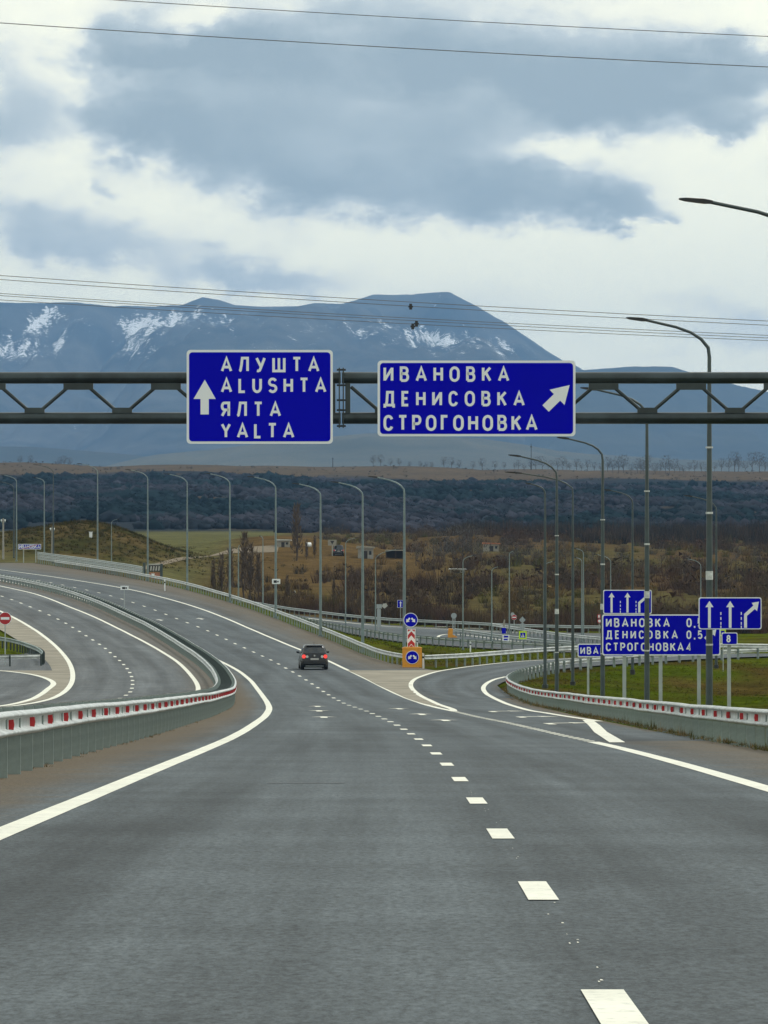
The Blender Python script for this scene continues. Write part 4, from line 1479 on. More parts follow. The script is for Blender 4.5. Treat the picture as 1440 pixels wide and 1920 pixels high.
# camera warning plates
cp = Post('camera_plate', 'small white camera plate on a thin post in the median', 478.0, 233, 1098, w=.06, foot=1152)
c_ = cp.rect(226, 241, 1098.5, 1106, 'white', 'panel', -.03, .0)
cp.rect(229, 235, 1100.5, 1104.5, 'black', 'camera_symbol', -.04, -.028, c_)
cp.rect(235.6, 238, 1101, 1104, 'black', 'camera_symbol', -.04, -.028, c_)
cp2 = Board('camera_plate', 'small white camera plate strapped to a tall lamp pole', 460.6, 510, 525.5, 1085.5, 1095, border=.8, rad=1, face='white')
cp2.poly([(513, 1093), (519, 1093), (519, 1088), (513, 1088)], 'camera_symbol', 'black')
cp2.poly([(519.8, 1092), (522.5, 1092), (522.5, 1089), (519.8, 1089)], 'camera_symbol', 'black')

# give-way stand beyond the rail on the left
x, y, z = hit(288, 1086, 590)
gw = Post('give_way_stand', 'grey framed stand with a brown board and white triangle', y, 288, 1060, w=.1)
gw.rect(268, 273, 1055, 1092, 'pole', 'frame_post', -.1, .1)
gw.rect(300, 305, 1057, 1092, 'pole', 'frame_post', -.1, .1)
gw.rect(278, 301, 1057, 1059.5, 'roof_white', 'frame_rail', -.1, .06)
gw.rect(279, 300, 1059.6, 1072, 'dark_wall', 'upper_board', -.04, .03)
for k in range(4):
    gw.plate([(281 + k * 5, 1070), (284 + k * 5, 1070), (285 + k * 5, 1062), (282.5 + k * 5, 1061)], 'roof_white', 'pale_mark', -.05, -.04)
bb = gw.rect(280, 300, 1073, 1092, 'roof_red', 'brown_board', -.05, .03)
gw.plate([(287, 1083), (290.5, 1075.5), (283.5, 1075.5)], 'white', 'triangle', -.06, -.05, bb)

# ------------------------------------------------------------------ cars


def car_body(W, Hc, L, belt, rear_lean):
    """horizontal slices from sill to roof; y = 0 is the rear, +y forward"""
    h = Hc
    sl = [(.20, .93, .06, L - .10), (.30, .98, .01, L - .02), (.42, 1.0, 0, L), (.60, 1.0, .0, L - .02), (.78, .99, .03, L - .12), (belt, .965, .07, L - .75), (belt + .06, .945, .10, L - 1.05),
          (belt + .2, .89, .14 + rear_lean * .25, L - 1.35), (h - .22, .80, .14 + rear_lean * .7, L - 1.75), (h - .08, .745, .16 + rear_lean, L - 2.0), (h - .02, .68, .28 + rear_lean, L - 2.2), (h, .5, .55 + rear_lean, L - 2.5)]
    n = 40
    vv, ff = [], []
    for (z, wf, y0, y1) in sl:
        hw, cy_, hl = W / 2 * wf, (y0 + y1) / 2, (y1 - y0) / 2
        for k in range(n):
            t = 2 * math.pi * k / n
            c, s = math.cos(t), math.sin(t)
            e = .32
            vv.append((hw * math.copysign(abs(c)**e, c), cy_ + hl * math.copysign(abs(s)**e, s), z))
    for i in range(len(sl) - 1):
        for k in range(n):
            ff.append((i * n + k, i * n + (k + 1) % n, (i + 1) * n + (k + 1) % n, (i + 1) * n + k))
    ff.append(tuple(range(n))[::-1])
    ff.append(tuple((len(sl) - 1) * n + k for k in range(n)))
    mb = MB()
    mb.add(vv, ff, True)
    return mb, sl


def make_car(name, label, x, y, z, yaw, lamp_mat='taillight', W=1.80, Hc=1.60, L=4.2, belt=.98, lean=.30, ground_clear=0.0):
    root = empty(name, (x, y, z), yaw)
    tag(root, label, 'car', None)
    mb, sl = car_body(W, Hc, L, belt, lean)
    body = mb.build('body', M['carpaint'], root)

    def at(zq):
        for a, b in zip(sl, sl[1:]):
            if a[0] <= zq <= b[0]:
                t = (zq - a[0]) / (b[0] - a[0])
                return W / 2 * (a[1] + (b[1] - a[1]) * t), a[2] + (b[2] - a[2]) * t, a[3] + (b[3] - a[3]) * t
        return W / 2 * sl[-1][1], sl[-1][2], sl[-1][3]
    # rear window
    zs = [belt + .09, belt + .2, (belt + Hc) / 2, Hc - .18]
    vv, ff = [], []
    for zq in zs:
        hw, yr, yf = at(zq)
        for k in range(7):
            u = -1 + 2 * k / 6
            vv.append((u * (hw - .13), yr - .014 + .05 * abs(u)**4, zq))
    for i in range(len(zs) - 1):
        for k in range(6):
            ff.append((i * 7 + k, i * 7 + k + 1, (i + 1) * 7 + k + 1, (i + 1) * 7 + k))
    MB().add(vv, ff, True).build('rear_window', M['glass'], root)
    # side windows and windscreen
    for s in (-1, 1):
        for (f0, f1) in ((.14, .36), (.38, .60), (.62, .80)):
            vv = []
            for zq in (belt + .08, Hc - .2):
                hw, yr, yf = at(zq)
                for fq in (f0, f1):
                    vv.append((s * (hw + .006), yr + (yf - yr) * fq, zq))
            MB().add(vv, [(0, 1, 3, 2) if s > 0 else (0, 2, 3, 1)]).build('side_window', M['glass'], root)
    vv = []
    for zq in (belt + .09, Hc - .16):
        hw, yr, yf = at(zq)
        vv += [(-(hw - .14), yf + .012, zq), (hw - .14, yf + .012, zq)]
    MB().add(vv, [(1, 0, 2, 3)]).build('windscreen', M['glass'], root)
    # tail lamps: red outer, pale inner
    for s in (-1, 1):
        hw, yr, yf = at(belt - .10)
        cx = s * (hw - .17)
        tl = MB().prism(disc(cx, belt - .12, .125, 16), yr - .03, yr + .06).build('tail_light', M[lamp_mat], root)
        MB().prism(disc(cx - s * .21, belt - .13, .085, 14), yr - .026, yr + .06).build('reversing_lens', M['lens'], tl)
        # mirrors
        hw2, yr2, yf2 = at(belt + .08)
        MB().prism([(s * hw2, belt + .02), (s * (hw2 + .22), belt + .04), (s * (hw2 + .24), belt + .16), (s * (hw2 + .06), belt + .15)][::s], yr2 + (yf2 - yr2) * .8, yr2 + (yf2 - yr2) * .8 + .12).build('wing_mirror', M['carpaint'], root)
    hw, yr, yf = at(.62)
    pl = MB().box(-.26, .26, yr - .02, yr + .02, belt - .34, belt - .23).build('number_plate', M['plate'], root)
    MB().tube([(0, at(belt - .06)[1] - .025, belt - .07), (0, at(belt - .06)[1] + .01, belt - .07)], .06, 14).build('emblem', M['chrome'], root)
    MB().box(-W * .40, W * .40, yr - .05, yr + .05, .40, .47).build('bumper_strip', M['black'], root)
    MB().box(-W * .33, W * .33, .02, .10, .235, .262).build('skid_strip', M['galv'], root)
    MB().box(-W * .36, W * .36, .12, L - .15, .14, .24).build('underbody', M['black'], root)
    MB().tube([(0, .75 + lean, Hc - .01), (0, .62 + lean, Hc + .16)], .012, 5).build('aerial', M['black'], root)
    MB().box(-.5, .5, .10 + lean, .22 + lean, Hc - .09, Hc - .05).build('roof_spoiler', M['carpaint'], root)
    for s in (-1, 1):
        for yy_ in (.78, L - .85):
            xa, xb = s * (W / 2 - .24), s * (W / 2 + .005)
            ty = MB().tube([(xa, yy_, .32), (xa + s * .03, yy_, .32), (xb - s * .03, yy_, .32), (xb, yy_, .32)], [.29, .32, .32, .29], 22).build('wheel', M['tyre'], root)
            MB().tube([(xb - s * .02, yy_, .32), (xb + s * .008, yy_, .32)], [.21, .19], 16).build('rim', M['rim'], ty)
    return root


cx_, cy2, cz_ = hit(590, 1256.5)
slope_ = float(spl(DASH, cy2 + 5) - spl(DASH, cy2 - 5)) / 10.0
make_car('hatchback_car', 'black hatchback with lit red tail lamps driving away', cx_, cy2, cz_ + .01, -math.atan(slope_), W=1.76, Hc=1.60)
fx_, fy_, fz_ = hit(635, 1043.5, 640)
make_car('distant_car', 'tiny dark car far off by the roadside sign stand', fx_, fy_, fz_, .05, lamp_mat='redrefl', W=1.85, Hc=1.85, L=4.5, belt=1.1)

# ------------------------------------------------------------------ small far buildings


def hut(px0, px1, base, top, depth, label, wall='plaster', roof='roof_white', name='hut', door=True):
    x, y, z = hit((px0 + px1) / 2, base, 700)
    k = y / F
    w, h = (px1 - px0) * k, (base - top) * k
    root = empty(name, (x, y, z))
    tag(root, label, 'building')
    MB().box(-w / 2, w / 2, 0, depth, -.5, h * .8).build('wall', M[wall], root)
    MB().prism([(-w / 2 - .3, h * .8), (w / 2 + .3, h * .8), (w / 2 + .2, h * .92), (-w / 2 - .2, h)], -.35, depth + .3).build('roof', M[roof], root)
    if door:
        MB().box(-w * .12, w * .12, -.03, .03, 0, h * .6).build('door', M['dark_wall'], root)
        MB().box(w * .22, w * .38, -.03, .03, h * .3, h * .6).build('window', M['glass'], root)
    return root


hut(518, 543, 1026, 1011, 4, 'low pale hut with a flat light roof beside the poplar')
hut(907, 936, 1034, 1017, 5, 'small building with a rusty orange roof among bare trees', 'plaster', 'roof_red')
hut(845, 872, 1075, 1066, 4, 'low pale shed between the brown bushes', 'plaster', 'roof_white')
# open shelter by the far road: roof on posts
x, y, z = hit(742, 1048, 700)
k = y / F
sh = empty('roadside_shelter', (x, y, z))
tag(sh, 'dark open shelter with a pale flat roof behind the tall lamps', 'shelter')
MB().box(-20 * k, 18 * k, -.6, 2.6, 15 * k, 16.6 * k).build('roof', M['plaster'], sh)
MB().box(-18 * k, 16 * k, 2.2, 2.4, -.3, 15 * k).build('back_wall', M['dark_wall'], sh)
for px in (-18, 0, 16):
    MB().box(px * k - .1, px * k + .1, -.2, .04, -.4, 15 * k).build('post', M['bark'], sh)
hut(671, 700, 1048, 1024, 4, 'small grey box building with a flat roof behind the tall lamp', 'concrete', 'plaster', door=True)
x, y, z = hit(578, 1026, 700)
tk = empty('storage_tank', (x, y, z))
tag(tk, 'small rounded white tank right of the poplar', 'tank')
k = y / F
MB().tube([(-6 * k, 1, 4 * k), (-5 * k, 1, 4 * k), (5 * k, 1, 4 * k), (6 * k, 1, 4 * k)], [1.5 * k, 4.5 * k, 4.5 * k, 1.5 * k], 14).build('tank_body', M['white'], tk)
for q in (-4, 4):
    MB().box((q - .6) * k, (q + .6) * k, .6, 1.4, -.4, 1.5 * k).build('cradle', M['concrete'], tk)
x, y, z = hit(623, 1043, 700)
fs = Post('sign_stand', 'pale framed sign stand left of the distant car', y, 623, 1012, w=.15)
fs.rect(615, 631, 1012, 1023, 'plaster', 'panel', -.04, .0)
fs.plate([(619, 1014), (627, 1014), (623, 1021)], 'dark_wall', 'triangle', -.05, -.04)
x, y, z = hit(170, 1008, 640)
cb = empty('marker_block', (x, y, z))
tag(cb, 'tiny white block on top of the grassy mound', 'block')
MB().box(-.22, .22, 0, .4, -.3, .75).box(-.28, .28, -.05, .45, .752, .85).build('block', M['white'], cb)

# ------------------------------------------------------------------ power lines


def wire(label, rows, d, rad, group):
    (ax, ay), (bx, by) = rows
    root = None
    pts = []
    x0, z0, x1, z1 = P(ax, d), ZP(ay, d), P(bx, d), ZP(by, d)
    n = 48
    span = 260.0
    for i in range(n + 1):
        x = -span / 2 + span * i / n
        z = z0 + (z1 - z0) * (x - x0) / (x1 - x0) + (x * x - (x1 - x0)**2 / 4) * .00022
        pts.append((x, (x * .06), z))
    o = MB().tube([(p[0] - pts[0][0], p[1] - pts[0][1], p[2] - pts[0][2]) for p in pts], rad, 6).build('power_line', M['wire'], None, (pts[0][0], d + pts[0][1], pts[0][2]))
    tag(o, label, 'power line', group)
    return o


WG = 'overhead power lines'
for lab, a, b, d, r in (('uppermost power line crossing the top of the sky', -10, 64, 330, .026), ('second power line from the top of the sky', 47, 121.5, 330, .030),
                        ('upper wire of the pair just above the mountain ridge', 518.5, 600, 352, .024), ('lower wire of the pair just above the mountain ridge', 526, 608, 352, .024),
                        ('upper wire of the trio crossing the mountain snow', 552, 627, 356, .022), ('middle wire of the trio crossing the mountain snow', 556, 632, 356, .022), ('lowest wire of the trio crossing the mountain snow', 564, 637, 356, .022)):
    wire(lab, ((0, a), (1440, b)), d, r, WG)
for px, py, lab in ((770, 575, 'small black spacer on the upper power line pair'), (774, 612, 'lower left black spacer on the wire trio'), (781, 607, 'lower right black spacer on the wire trio')):
    o = MB().box(-.1, .1, -.08, .08, -.2, .2).box(-.16, .16, -.05, .05, -.06, .06).build('wire_spacer', M['black'], None, (P(px, 352), 352, ZP(py, 352)))
    tag(o, lab, 'spacer', 'spacers on the power lines')

# ------------------------------------------------------------------ mountains
MPROF = [(-1400, 640), (-900, 600), (-500, 585), (-200, 560), (0, 567), (60, 568), (150, 566), (200, 572), (290, 575), (345, 570), (380, 557), (410, 562), (440, 572), (490, 575), (560, 574), (590, 568), (640, 570), (670, 562), (700, 552),
         (740, 553), (780, 551), (820, 548), (843, 547), (870, 562), (900, 577), (940, 600), (1000, 640), (1050, 672), (1100, 700), (1200, 760), (1400, 830), (1900, 900)]
CPROF = [(900, 780), (1000, 715), (1060, 694), (1110, 692), (1150, 690), (1190, 686), (1240, 687), (1262, 688), (1290, 697), (1340, 712), (1440, 735), (1600, 760), (1900, 760), (2400, 800)]
HPROF = [(-900, 850), (-300, 836), (0, 834), (120, 842), (220, 850), (330, 862), (430, 880), (560, 900)]
LPROF = [(60, 900), (180, 884), (230, 868), (300, 852), (420, 840), (560, 824), (690, 812), (800, 815), (900, 822), (1000, 836), (1100, 851), (1300, 862), (1500, 866), (2000, 850)]


def mountain_mat(name, rock, rock2, snow):
    m = bpy.data.materials.new(name)
    m.use_nodes = True
    t = m.node_tree
    b = t.nodes['Principled BSDF']
    b.inputs['Roughness'].default_value = 0.95
    b.inputs['Specular IOR Level'].default_value = 0.1
    tc = nd(t, 'ShaderNodeTexCoord')
    n = nd(t, 'ShaderNodeTexNoise', ins={'Vector': tc.outputs['Object'], 'Scale': .0025, 'Detail': 9.0, 'Roughness': 0.62})
    c = ramp(t, n.outputs['Fac'], [(0.35, rock), (0.65, rock2)])
    if snow:
        a = nd(t, 'ShaderNodeAttribute', attribute_name='snow')
        mp = nd(t, 'ShaderNodeMapping', ins={'Vector': tc.outputs['Object'], 'Scale': (.022, .0034, .004), 'Rotation': (0, 0, .3)})
        s1 = nd(t, 'ShaderNodeTexNoise', ins={'Vector': mp.outputs[0], 'Scale': 1.0, 'Detail': 10.0, 'Roughness': 0.68, 'Distortion': .5})
        s2 = nd(t, 'ShaderNodeTexNoise', ins={'Vector': tc.outputs['Object'], 'Scale': .055, 'Detail': 6.0, 'Roughness': 0.7})
        q = mth(t, 'ADD', mth(t, 'MULTIPLY', a.outputs['Fac'], .23), mth(t, 'ADD', mth(t, 'MULTIPLY', s1.outputs['Fac'], .75), mth(t, 'MULTIPLY', s2.outputs['Fac'], .75)))
        c = mixc(t, ramp(t, mth(t, 'SUBTRACT', q, .3), [(0.66, 0.0), (0.69, .92)]), c, (.80, .82, .85))
    t.links.new(c, b.inputs['Base Color'])
    return m


def mountain(name, label, prof, D, depth, back, mat, amp, nx=260, ny=70, base=0.0, seed=0., snow=None, power=1.15):
    px = np.linspace(prof[0][0], prof[-1][0], nx)
    R_ = ZP(np.interp(px, [p[0] for p in prof], [p[1] for p in prof]), D)
    X0 = P(px, D)
    vv, sn = [], []
    ts = np.concatenate([np.linspace(-1, -.06, 10), np.linspace(0, 1, ny)])
    for t in ts:
        for i in range(nx):
            x = X0[i]
            h = R_[i] - base
            if t < 0:
                y = D - t * back
                z = base + h * (1 - (-t)**1.2 * .8)
            else:
                y = D - t * depth
                f = (1 - t)**power
                rv = mnoise.ridged_multi_fractal((x * .0011 + seed + .25 * mnoise.noise((x * .002, t * 3, seed)), t * 1.1, seed), 0.9, 2.1, 6, 1.0, 2.0) - 1.0
                z = base + h * f - amp * (1 - math.exp(-t * 9)) * (1 - t) * rv * .8
                z -= amp * .16 * min(1, t * 8) * (1 - t) * (mnoise.ridged_multi_fractal((x * .0042 + seed, t * 2.6, seed + 3), 0.9, 2.1, 4, 1.0, 2.0) - 1.0)
                z += (1 - t) * 5.0 * mnoise.fractal((x * .01, t * 20, seed), .8, 2.0, 4)
                z = min(z, (R_[i] * y / D) - h * .05 * min(t, .2))
            vv.append((x, y, z))
            if snow:
                pxx = px[i]
                row = HY - F * z / y
                s = 0.0
                for (sx, sy, a, b_, w) in snow:
                    s += w * math.exp(-((pxx - sx) / a)**2 - ((row - sy) / b_)**2)
                sn.append(min(s * (1.0 if pxx < 380 else .93) * (.72 + .42 * max(-.9, min(.9, rv))), 1.4) if t > .0 else 0.0)
    n = nx
    ff = [(j * n + i, j * n + i + 1, (j + 1) * n + i + 1, (j + 1) * n + i)[::-1] for j in range(len(ts) - 1) for i in range(n - 1)]
    m = bpy.data.meshes.new(name)
    m.from_pydata(vv, [], ff)
    m.polygons.foreach_set('use_smooth', [True] * len(ff))
    m.materials.append(mat)
    if snow:
        a = m.attributes.new('snow', 'FLOAT', 'POINT')
        a.data.foreach_set('value', sn)
    o = link(name, m)
    tag(o, label, None, kind='structure')


MM = mountain_mat('mountain_rock_and_snow', (.012, .018, .022), (.085, .085, .078), True)
MF = mountain_mat('wooded_foothill', (.02, .028, .028), (.04, .045, .035), False)
MP_ = mountain_mat('pale_foothill', (.05, .058, .048), (.095, .095, .072), False)
SNOW = [(10, 640, 26, 48, 1.0), (75, 610, 26, 36, 1.0), (105, 588, 18, 20, .9), (135, 640, 16, 36, 1.1), (60, 660, 50, 25, .8), (250, 620, 35, 30, .8), (300, 600, 50, 24, .95), (325, 640, 40, 34, 1.15), (285, 655, 40, 24, .9), (360, 665, 30, 18, .8),
        (390, 595, 60, 24, .9), (460, 615, 60, 26, .85), (560, 610, 90, 30, .8), (680, 615, 90, 28, .9), (760, 635, 90, 26, .85), (850, 645, 90, 26, .9), (930, 660, 60, 16, .9), (822, 562, 12, 12, 1.2), (806, 574, 12, 6, 1.0), (540, 645, 60, 26, .6), (180, 600, 30, 20, .5)]
mountain('snowy_mountain', 'blue hazy mountain range with snow streaks and a peak on the right', MPROF, 20000, 7500, 2500, MM, 430, nx=520, ny=110, base=60, seed=2.3, snow=SNOW)
mountain('right_mountain', 'flat-topped blue ridge behind the right half of the gantry', CPROF, 16500, 5500, 2500, MF, 110, base=60, seed=8.1)
mountain('left_foothill', 'dark blue foothill low on the left', HPROF, 11500, 3000, 1500, MF, 40, nx=140, ny=30, base=20, seed=4.4)
mountain('pale_foothill', 'pale grassy foothill under the gantry', LPROF, 9500, 3000, 1500, MP_, 45, nx=200, ny=40, base=20, seed=6.6)

# ------------------------------------------------------------------ vegetation
verts_l, faces_l, cols_l = [], [], []


def scatter_mesh(name, V, Fc, C, mat, label, kind='stuff'):
    m = bpy.data.meshes.new(name)
    V = np.asarray(V, np.float32)
    Fc = np.asarray(Fc, np.int32)
    m.vertices.add(len(V))
    m.vertices.foreach_set('co', V.ravel())
    m.loops.add(Fc.size)
    m.loops.foreach_set('vertex_index', Fc.ravel())
    m.polygons.add(len(Fc))
    m.polygons.foreach_set('loop_start', np.arange(0, Fc.size, 3, dtype=np.int32))
    m.polygons.foreach_set('loop_total', np.full(len(Fc), 3, np.int32))
    m.update()
    m.validate()
    set_col(m, np.asarray(C, np.float32))
    m.materials.append(mat)
    o = link(name, m)
    tag(o, label, None, kind=kind)
    return o


def tufts(base, height, spread, width, col, nper, lean=.5, rng=RNG):
    """upright thin triangles around base points (n,3)"""
    n = len(base)
    b = np.repeat(base, nper, 0)
    h = np.repeat(height, nper) * rng.uniform(.45, 1.0, n * nper)
    sp = np.repeat(spread, nper)
    a = rng.uniform(0, 2 * np.pi, n * nper)
    r = np.sqrt(rng.uniform(0, 1, n * nper)) * sp
    foot = b + np.stack([np.cos(a) * r * .55, np.sin(a) * r * .55, np.zeros_like(r)], -1)
    tip = b + np.stack([np.cos(a) * r * (1 + lean * .3), np.sin(a) * r * (1 + lean * .3), h * (1 - .45 * (r / np.maximum(sp, 1e-6))**2)], -1)
    tip[:, :2] += rng.normal(0, .12, (n * nper, 2)) * sp[:, None]
    wv = np.stack([rng.normal(0, 1, n * nper), rng.normal(0, .4, n * nper), np.zeros(n * nper)], -1)
    wv /= np.linalg.norm(wv, axis=1)[:, None] + 1e-9
    w = np.repeat(width, nper)[:, None] * rng.uniform(.5, 1.3, (n * nper, 1))
    V = np.stack([foot - wv * w * .5, foot + wv * w * .5, tip], 1).reshape(-1, 3)
    c = np.repeat(col, nper, 0) * rng.uniform(.65, 1.3, (n * nper, 1))
    C = np.repeat(c, 3, 0)
    Fc = np.arange(len(V)).reshape(-1, 3)
    return V, Fc, C


def clumps(center, size, col, nper, tri, rng=RNG, flat_=.75):
    """leafy/twiggy clouds of small triangles filling a rounded crown"""
    n = len(center)
    N = n * nper
    d = rng.normal(0, 1, (N, 3))
    d /= np.linalg.norm(d, axis=1)[:, None]
    d[:, 2] = np.abs(d[:, 2]) * 1.0 - .15
    r = rng.uniform(.55, 1.05, (N, 1))
    sz = np.repeat(size, nper)[:, None]
    p = np.repeat(center, nper, 0) + d * r * sz * np.array([1.0, 1.0, flat_])
    q = rng.normal(0, 1, (N, 3, 3)) * (sz * tri)[:, None, :]
    V = (p[:, None, :] + q).reshape(-1, 3)
    c = np.repeat(col, nper, 0) * rng.uniform(.7, 1.25, (N, 1))
    return V, np.arange(len(V)).reshape(-1, 3), np.repeat(c, 3, 0)


_bm = bmesh.new()
bmesh.ops.create_icosphere(_bm, subdivisions=1, radius=1.0)
_ = bmesh.ops.subdivide_edges(_bm, edges=list(_bm.edges)[::3], cuts=1)
bmesh.ops.triangulate(_bm, faces=_bm.faces[:])
_bm.verts.index_update()
ICO_V = np.array([v.co[:] for v in _bm.verts])
ICO_F = np.array([[v.index for v in f.verts] for f in _bm.faces])
_bm.free()


def crowns(center, size, col, rng=RNG):
    """lumpy rounded crowns, every one jittered differently"""
    n, nv = len(center), len(ICO_V)
    r = 1 + rng.normal(0, .24, (n, nv, 1))
    V = ICO_V[None] * r * size[:, None, None] * np.array([1.15, 1.15, .8]) + center[:, None, :]
    Fc = (ICO_F[None] + (np.arange(n) * nv)[:, None, None]).reshape(-1, 3)
    C = np.repeat(col, nv, 0) * rng.uniform(.8, 1.2, (n * nv, 1))
    return V.reshape(-1, 3), Fc, C


def pick(cols, n, w=None, rng=RNG):
    cols = np.array(cols)
    return cols[rng.choice(len(cols), n, p=w)] * rng.uniform(.8, 1.2, (n, 1))


def join(parts):
    V, Fs, C, o = [], [], [], 0
    for v, f, c in parts:
        V.append(v)
        Fs.append(f + o)
        C.append(c)
        o += len(v)
    return np.concatenate(V), np.concatenate(Fs), np.concatenate(C)


# rough grass and scrub on the mound at the left
n = 2600
X = RNG.normal(-46, 11, n)
Y = RNG.normal(790, 40, n)
keep = (Y > 735)
X, Y = X[keep], Y[keep]
n = len(X)
h = RNG.uniform(.2, .7, n)
scatter_mesh('mound_scrub', *tufts(np.stack([X, Y, S(X, Y) - .05], -1), h, h * 1.1, np.full(n, .09), pick([(.055, .048, .014), (.09, .066, .026), (.04, .042, .010)], n), 14), M['brush'], 'rough dark grass and scrub on the left mound')

# winter wood covering the hillside
n = 19000
Y = RNG.uniform(1480, 3120, n)
X = RNG.uniform(-1, 1, n) * (Y * .105 + 30)
dn = np.array([mnoise.fractal((x * .013, y * .010, 1.3), .7, 2.0, 4) for x, y in zip(X, Y)])
edge = np.array([mnoise.noise((x * .012, 5.5, .3)) for x in X])
keep = (dn > -.42) & (Y < 2770 + 190 * edge - .6 * np.clip(X, 0, 999)) & (Y > np.where(X < -30, 1560, 1480))
X, Y, dn = X[keep], Y[keep], dn[keep]
sz = RNG.uniform(.9, 2.7, len(X))
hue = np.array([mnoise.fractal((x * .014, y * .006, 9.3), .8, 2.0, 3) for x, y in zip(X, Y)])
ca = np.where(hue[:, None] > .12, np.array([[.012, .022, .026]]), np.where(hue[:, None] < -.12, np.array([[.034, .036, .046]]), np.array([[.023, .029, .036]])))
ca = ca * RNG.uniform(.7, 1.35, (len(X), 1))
ctr = np.stack([X, Y, S(X, Y) + sz * .35], -1)
fV = crowns(ctr, sz * RNG.uniform(.7, 1.25, len(sz)), ca)
fV2 = clumps(ctr + np.array([0, 0, .6]), sz * 1.0, ca * 1.15, 14, .12)
scatter_mesh('hillside_wood', *join([fV, fV2]), M['forest'], 'dark blue-grey winter wood covering the far hillside')

# scattered scrub on the brow and pale slope
n = 500
Y = RNG.uniform(2850, 3590, n)
X = RNG.uniform(-1, 1, n) * Y * .09
sz = RNG.uniform(.5, 1.5, n)
scatter_mesh('brow_scrub', *clumps(np.stack([X, Y, S(X, Y) + .2], -1), sz, pick([(.05, .05, .035), (.08, .06, .04)], n), 12, .25), M['forest'], 'small dark scrub dotted over the tan hill brow')

# brown brushwood between the lower road and the hill
parts = []
n = 3600
Y = 565 + (RNG.uniform(0, 1, n)**1.25) * 930
X = RNG.uniform(-.065, .105, n) * Y + RNG.normal(0, 2, n)
dn = np.array([mnoise.fractal((x * .045, y * .012, 4.3), .7, 2.0, 3) for x, y in zip(X, Y)])
far_edge = np.interp(X, [-60, 10, 40, 200], [700, 640, 560, 560])
lowF_x = [p[0] for p in LOW_F]
lowF_y = [p[1] for p in LOW_F]
fe = np.interp(X, lowF_x, lowF_y) + 5
spoil = np.exp(-((X + 8) / 22.0)**4 - ((Y - 860) / 185.0)**4)
keep = (dn > -.22) & (Y > fe) & (RNG.uniform(0, 1, n) > spoil * .82) & ~((X < -24) & (Y > 760)) & ~((X < -16) & (Y > 1000)) & (X > np.where(Y < 660, fx(MR, Y) + 9, -24))
X, Y, dn = X[keep], Y[keep], dn[keep]
n = len(X)
h = RNG.uniform(1.1, 3.0, n) * (1 + .5 * (dn > .2))
c = np.where((dn > .15)[:, None], pick([(.092, .058, .040), (.070, .050, .038), (.085, .066, .044)], n), pick([(.15, .10, .045), (.115, .080, .040), (.09, .075, .05), (.10, .095, .03)], n))
parts.append(tufts(np.stack([X, Y, S(X, Y) - .1], -1), h, h * .55, np.full(n, .075), c, 60, rng=RNG))
parts.append(clumps(np.stack([X, Y, S(X, Y) + h * .35], -1)[::2], (h * .5)[::2], (c * .8)[::2], 16, .13))
# reddish thicket right behind the far rail of the lower road
n = 420
X = RNG.uniform(-15, 66, n)
Y = np.interp(X, lowF_x, lowF_y) + RNG.uniform(5, 24, n)
h = RNG.uniform(1.6, 3.4, n)
c = pick([(.095, .056, .042), (.070, .050, .04), (.115, .082, .045), (.035, .03, .026)], n, [.3, .3, .3, .1])
parts.append(tufts(np.stack([X, Y, S(X, Y) - .1], -1), h, h * .5, np.full(n, .06), c, 90))
# grey-brown wood at the back right
n = 520
Y = RNG.uniform(1180, 1500, n)
X = RNG.uniform(.012, .09, n) * Y
h = RNG.uniform(3, 6.5, n)
c = pick([(.05, .042, .034), (.07, .05, .034), (.035, .033, .03)], n)
parts.append(tufts(np.stack([X, Y, S(X, Y) - .2], -1), h, h * .45, np.full(n, .16), c, 60))
scatter_mesh('brushwood', *join(parts), M['brush'], 'mass of bare brown and reddish bushes beyond the lower road')

# turf on the banks
parts = []
n = 15000
X = RNG.uniform(7.2, 36, n)
Y = RNG.uniform(95, 352, n)
lim = np.interp(X, [p[0] for p in rr_pts[11:]], [p[1] for p in rr_pts[11:]]) - 1.0
keep = (Y < lim) & (X < .078 * Y + 3)
X, Y = X[keep], Y[keep]
n = len(X)
w_ = np.array([mnoise.fractal((x * .16, y * .05, 7.7), .8, 2.0, 4) for x, y in zip(X, Y)])
c = np.where((w_ > .05)[:, None], pick([(.062, .046, .012), (.080, .056, .018)], n), pick([(.050, .068, .005), (.062, .076, .007)], n))
h = RNG.uniform(.05, .16, n)
parts.append(tufts(np.stack([X, Y, S(X, Y) - .02], -1), h, np.full(n, .16), np.full(n, .022), c, 6))
# dry straw at the feet of the right barrier
n = 900
Y = RNG.uniform(70, 285, n)
X = np.interp(Y, [p[1] for p in rr_pts[:16]], [p[0] for p in rr_pts[:16]]) + RNG.normal(-.12, .16, n)
c = pick([(.22, .16, .08), (.15, .11, .055), (.09, .085, .03)], n)
h = RNG.uniform(.04, .20, n) * (1 + 1.0 * (RNG.uniform(0, 1, n) > .93))
parts.append(tufts(np.stack([X, Y, S(X, Y) - .01], -1), h, np.full(n, .12), np.full(n, .014), c, 9))
n = 700
Y = RNG.uniform(40, 300, n)
X = spl(MED, Y) + RNG.normal(-.1, .12, n)
parts.append(tufts(np.stack([X, Y, S(X, Y) - .01], -1), RNG.uniform(.02, .10, n), np.full(n, .1), np.full(n, .014), pick([(.20, .15, .08), (.13, .10, .05)], n), 7))
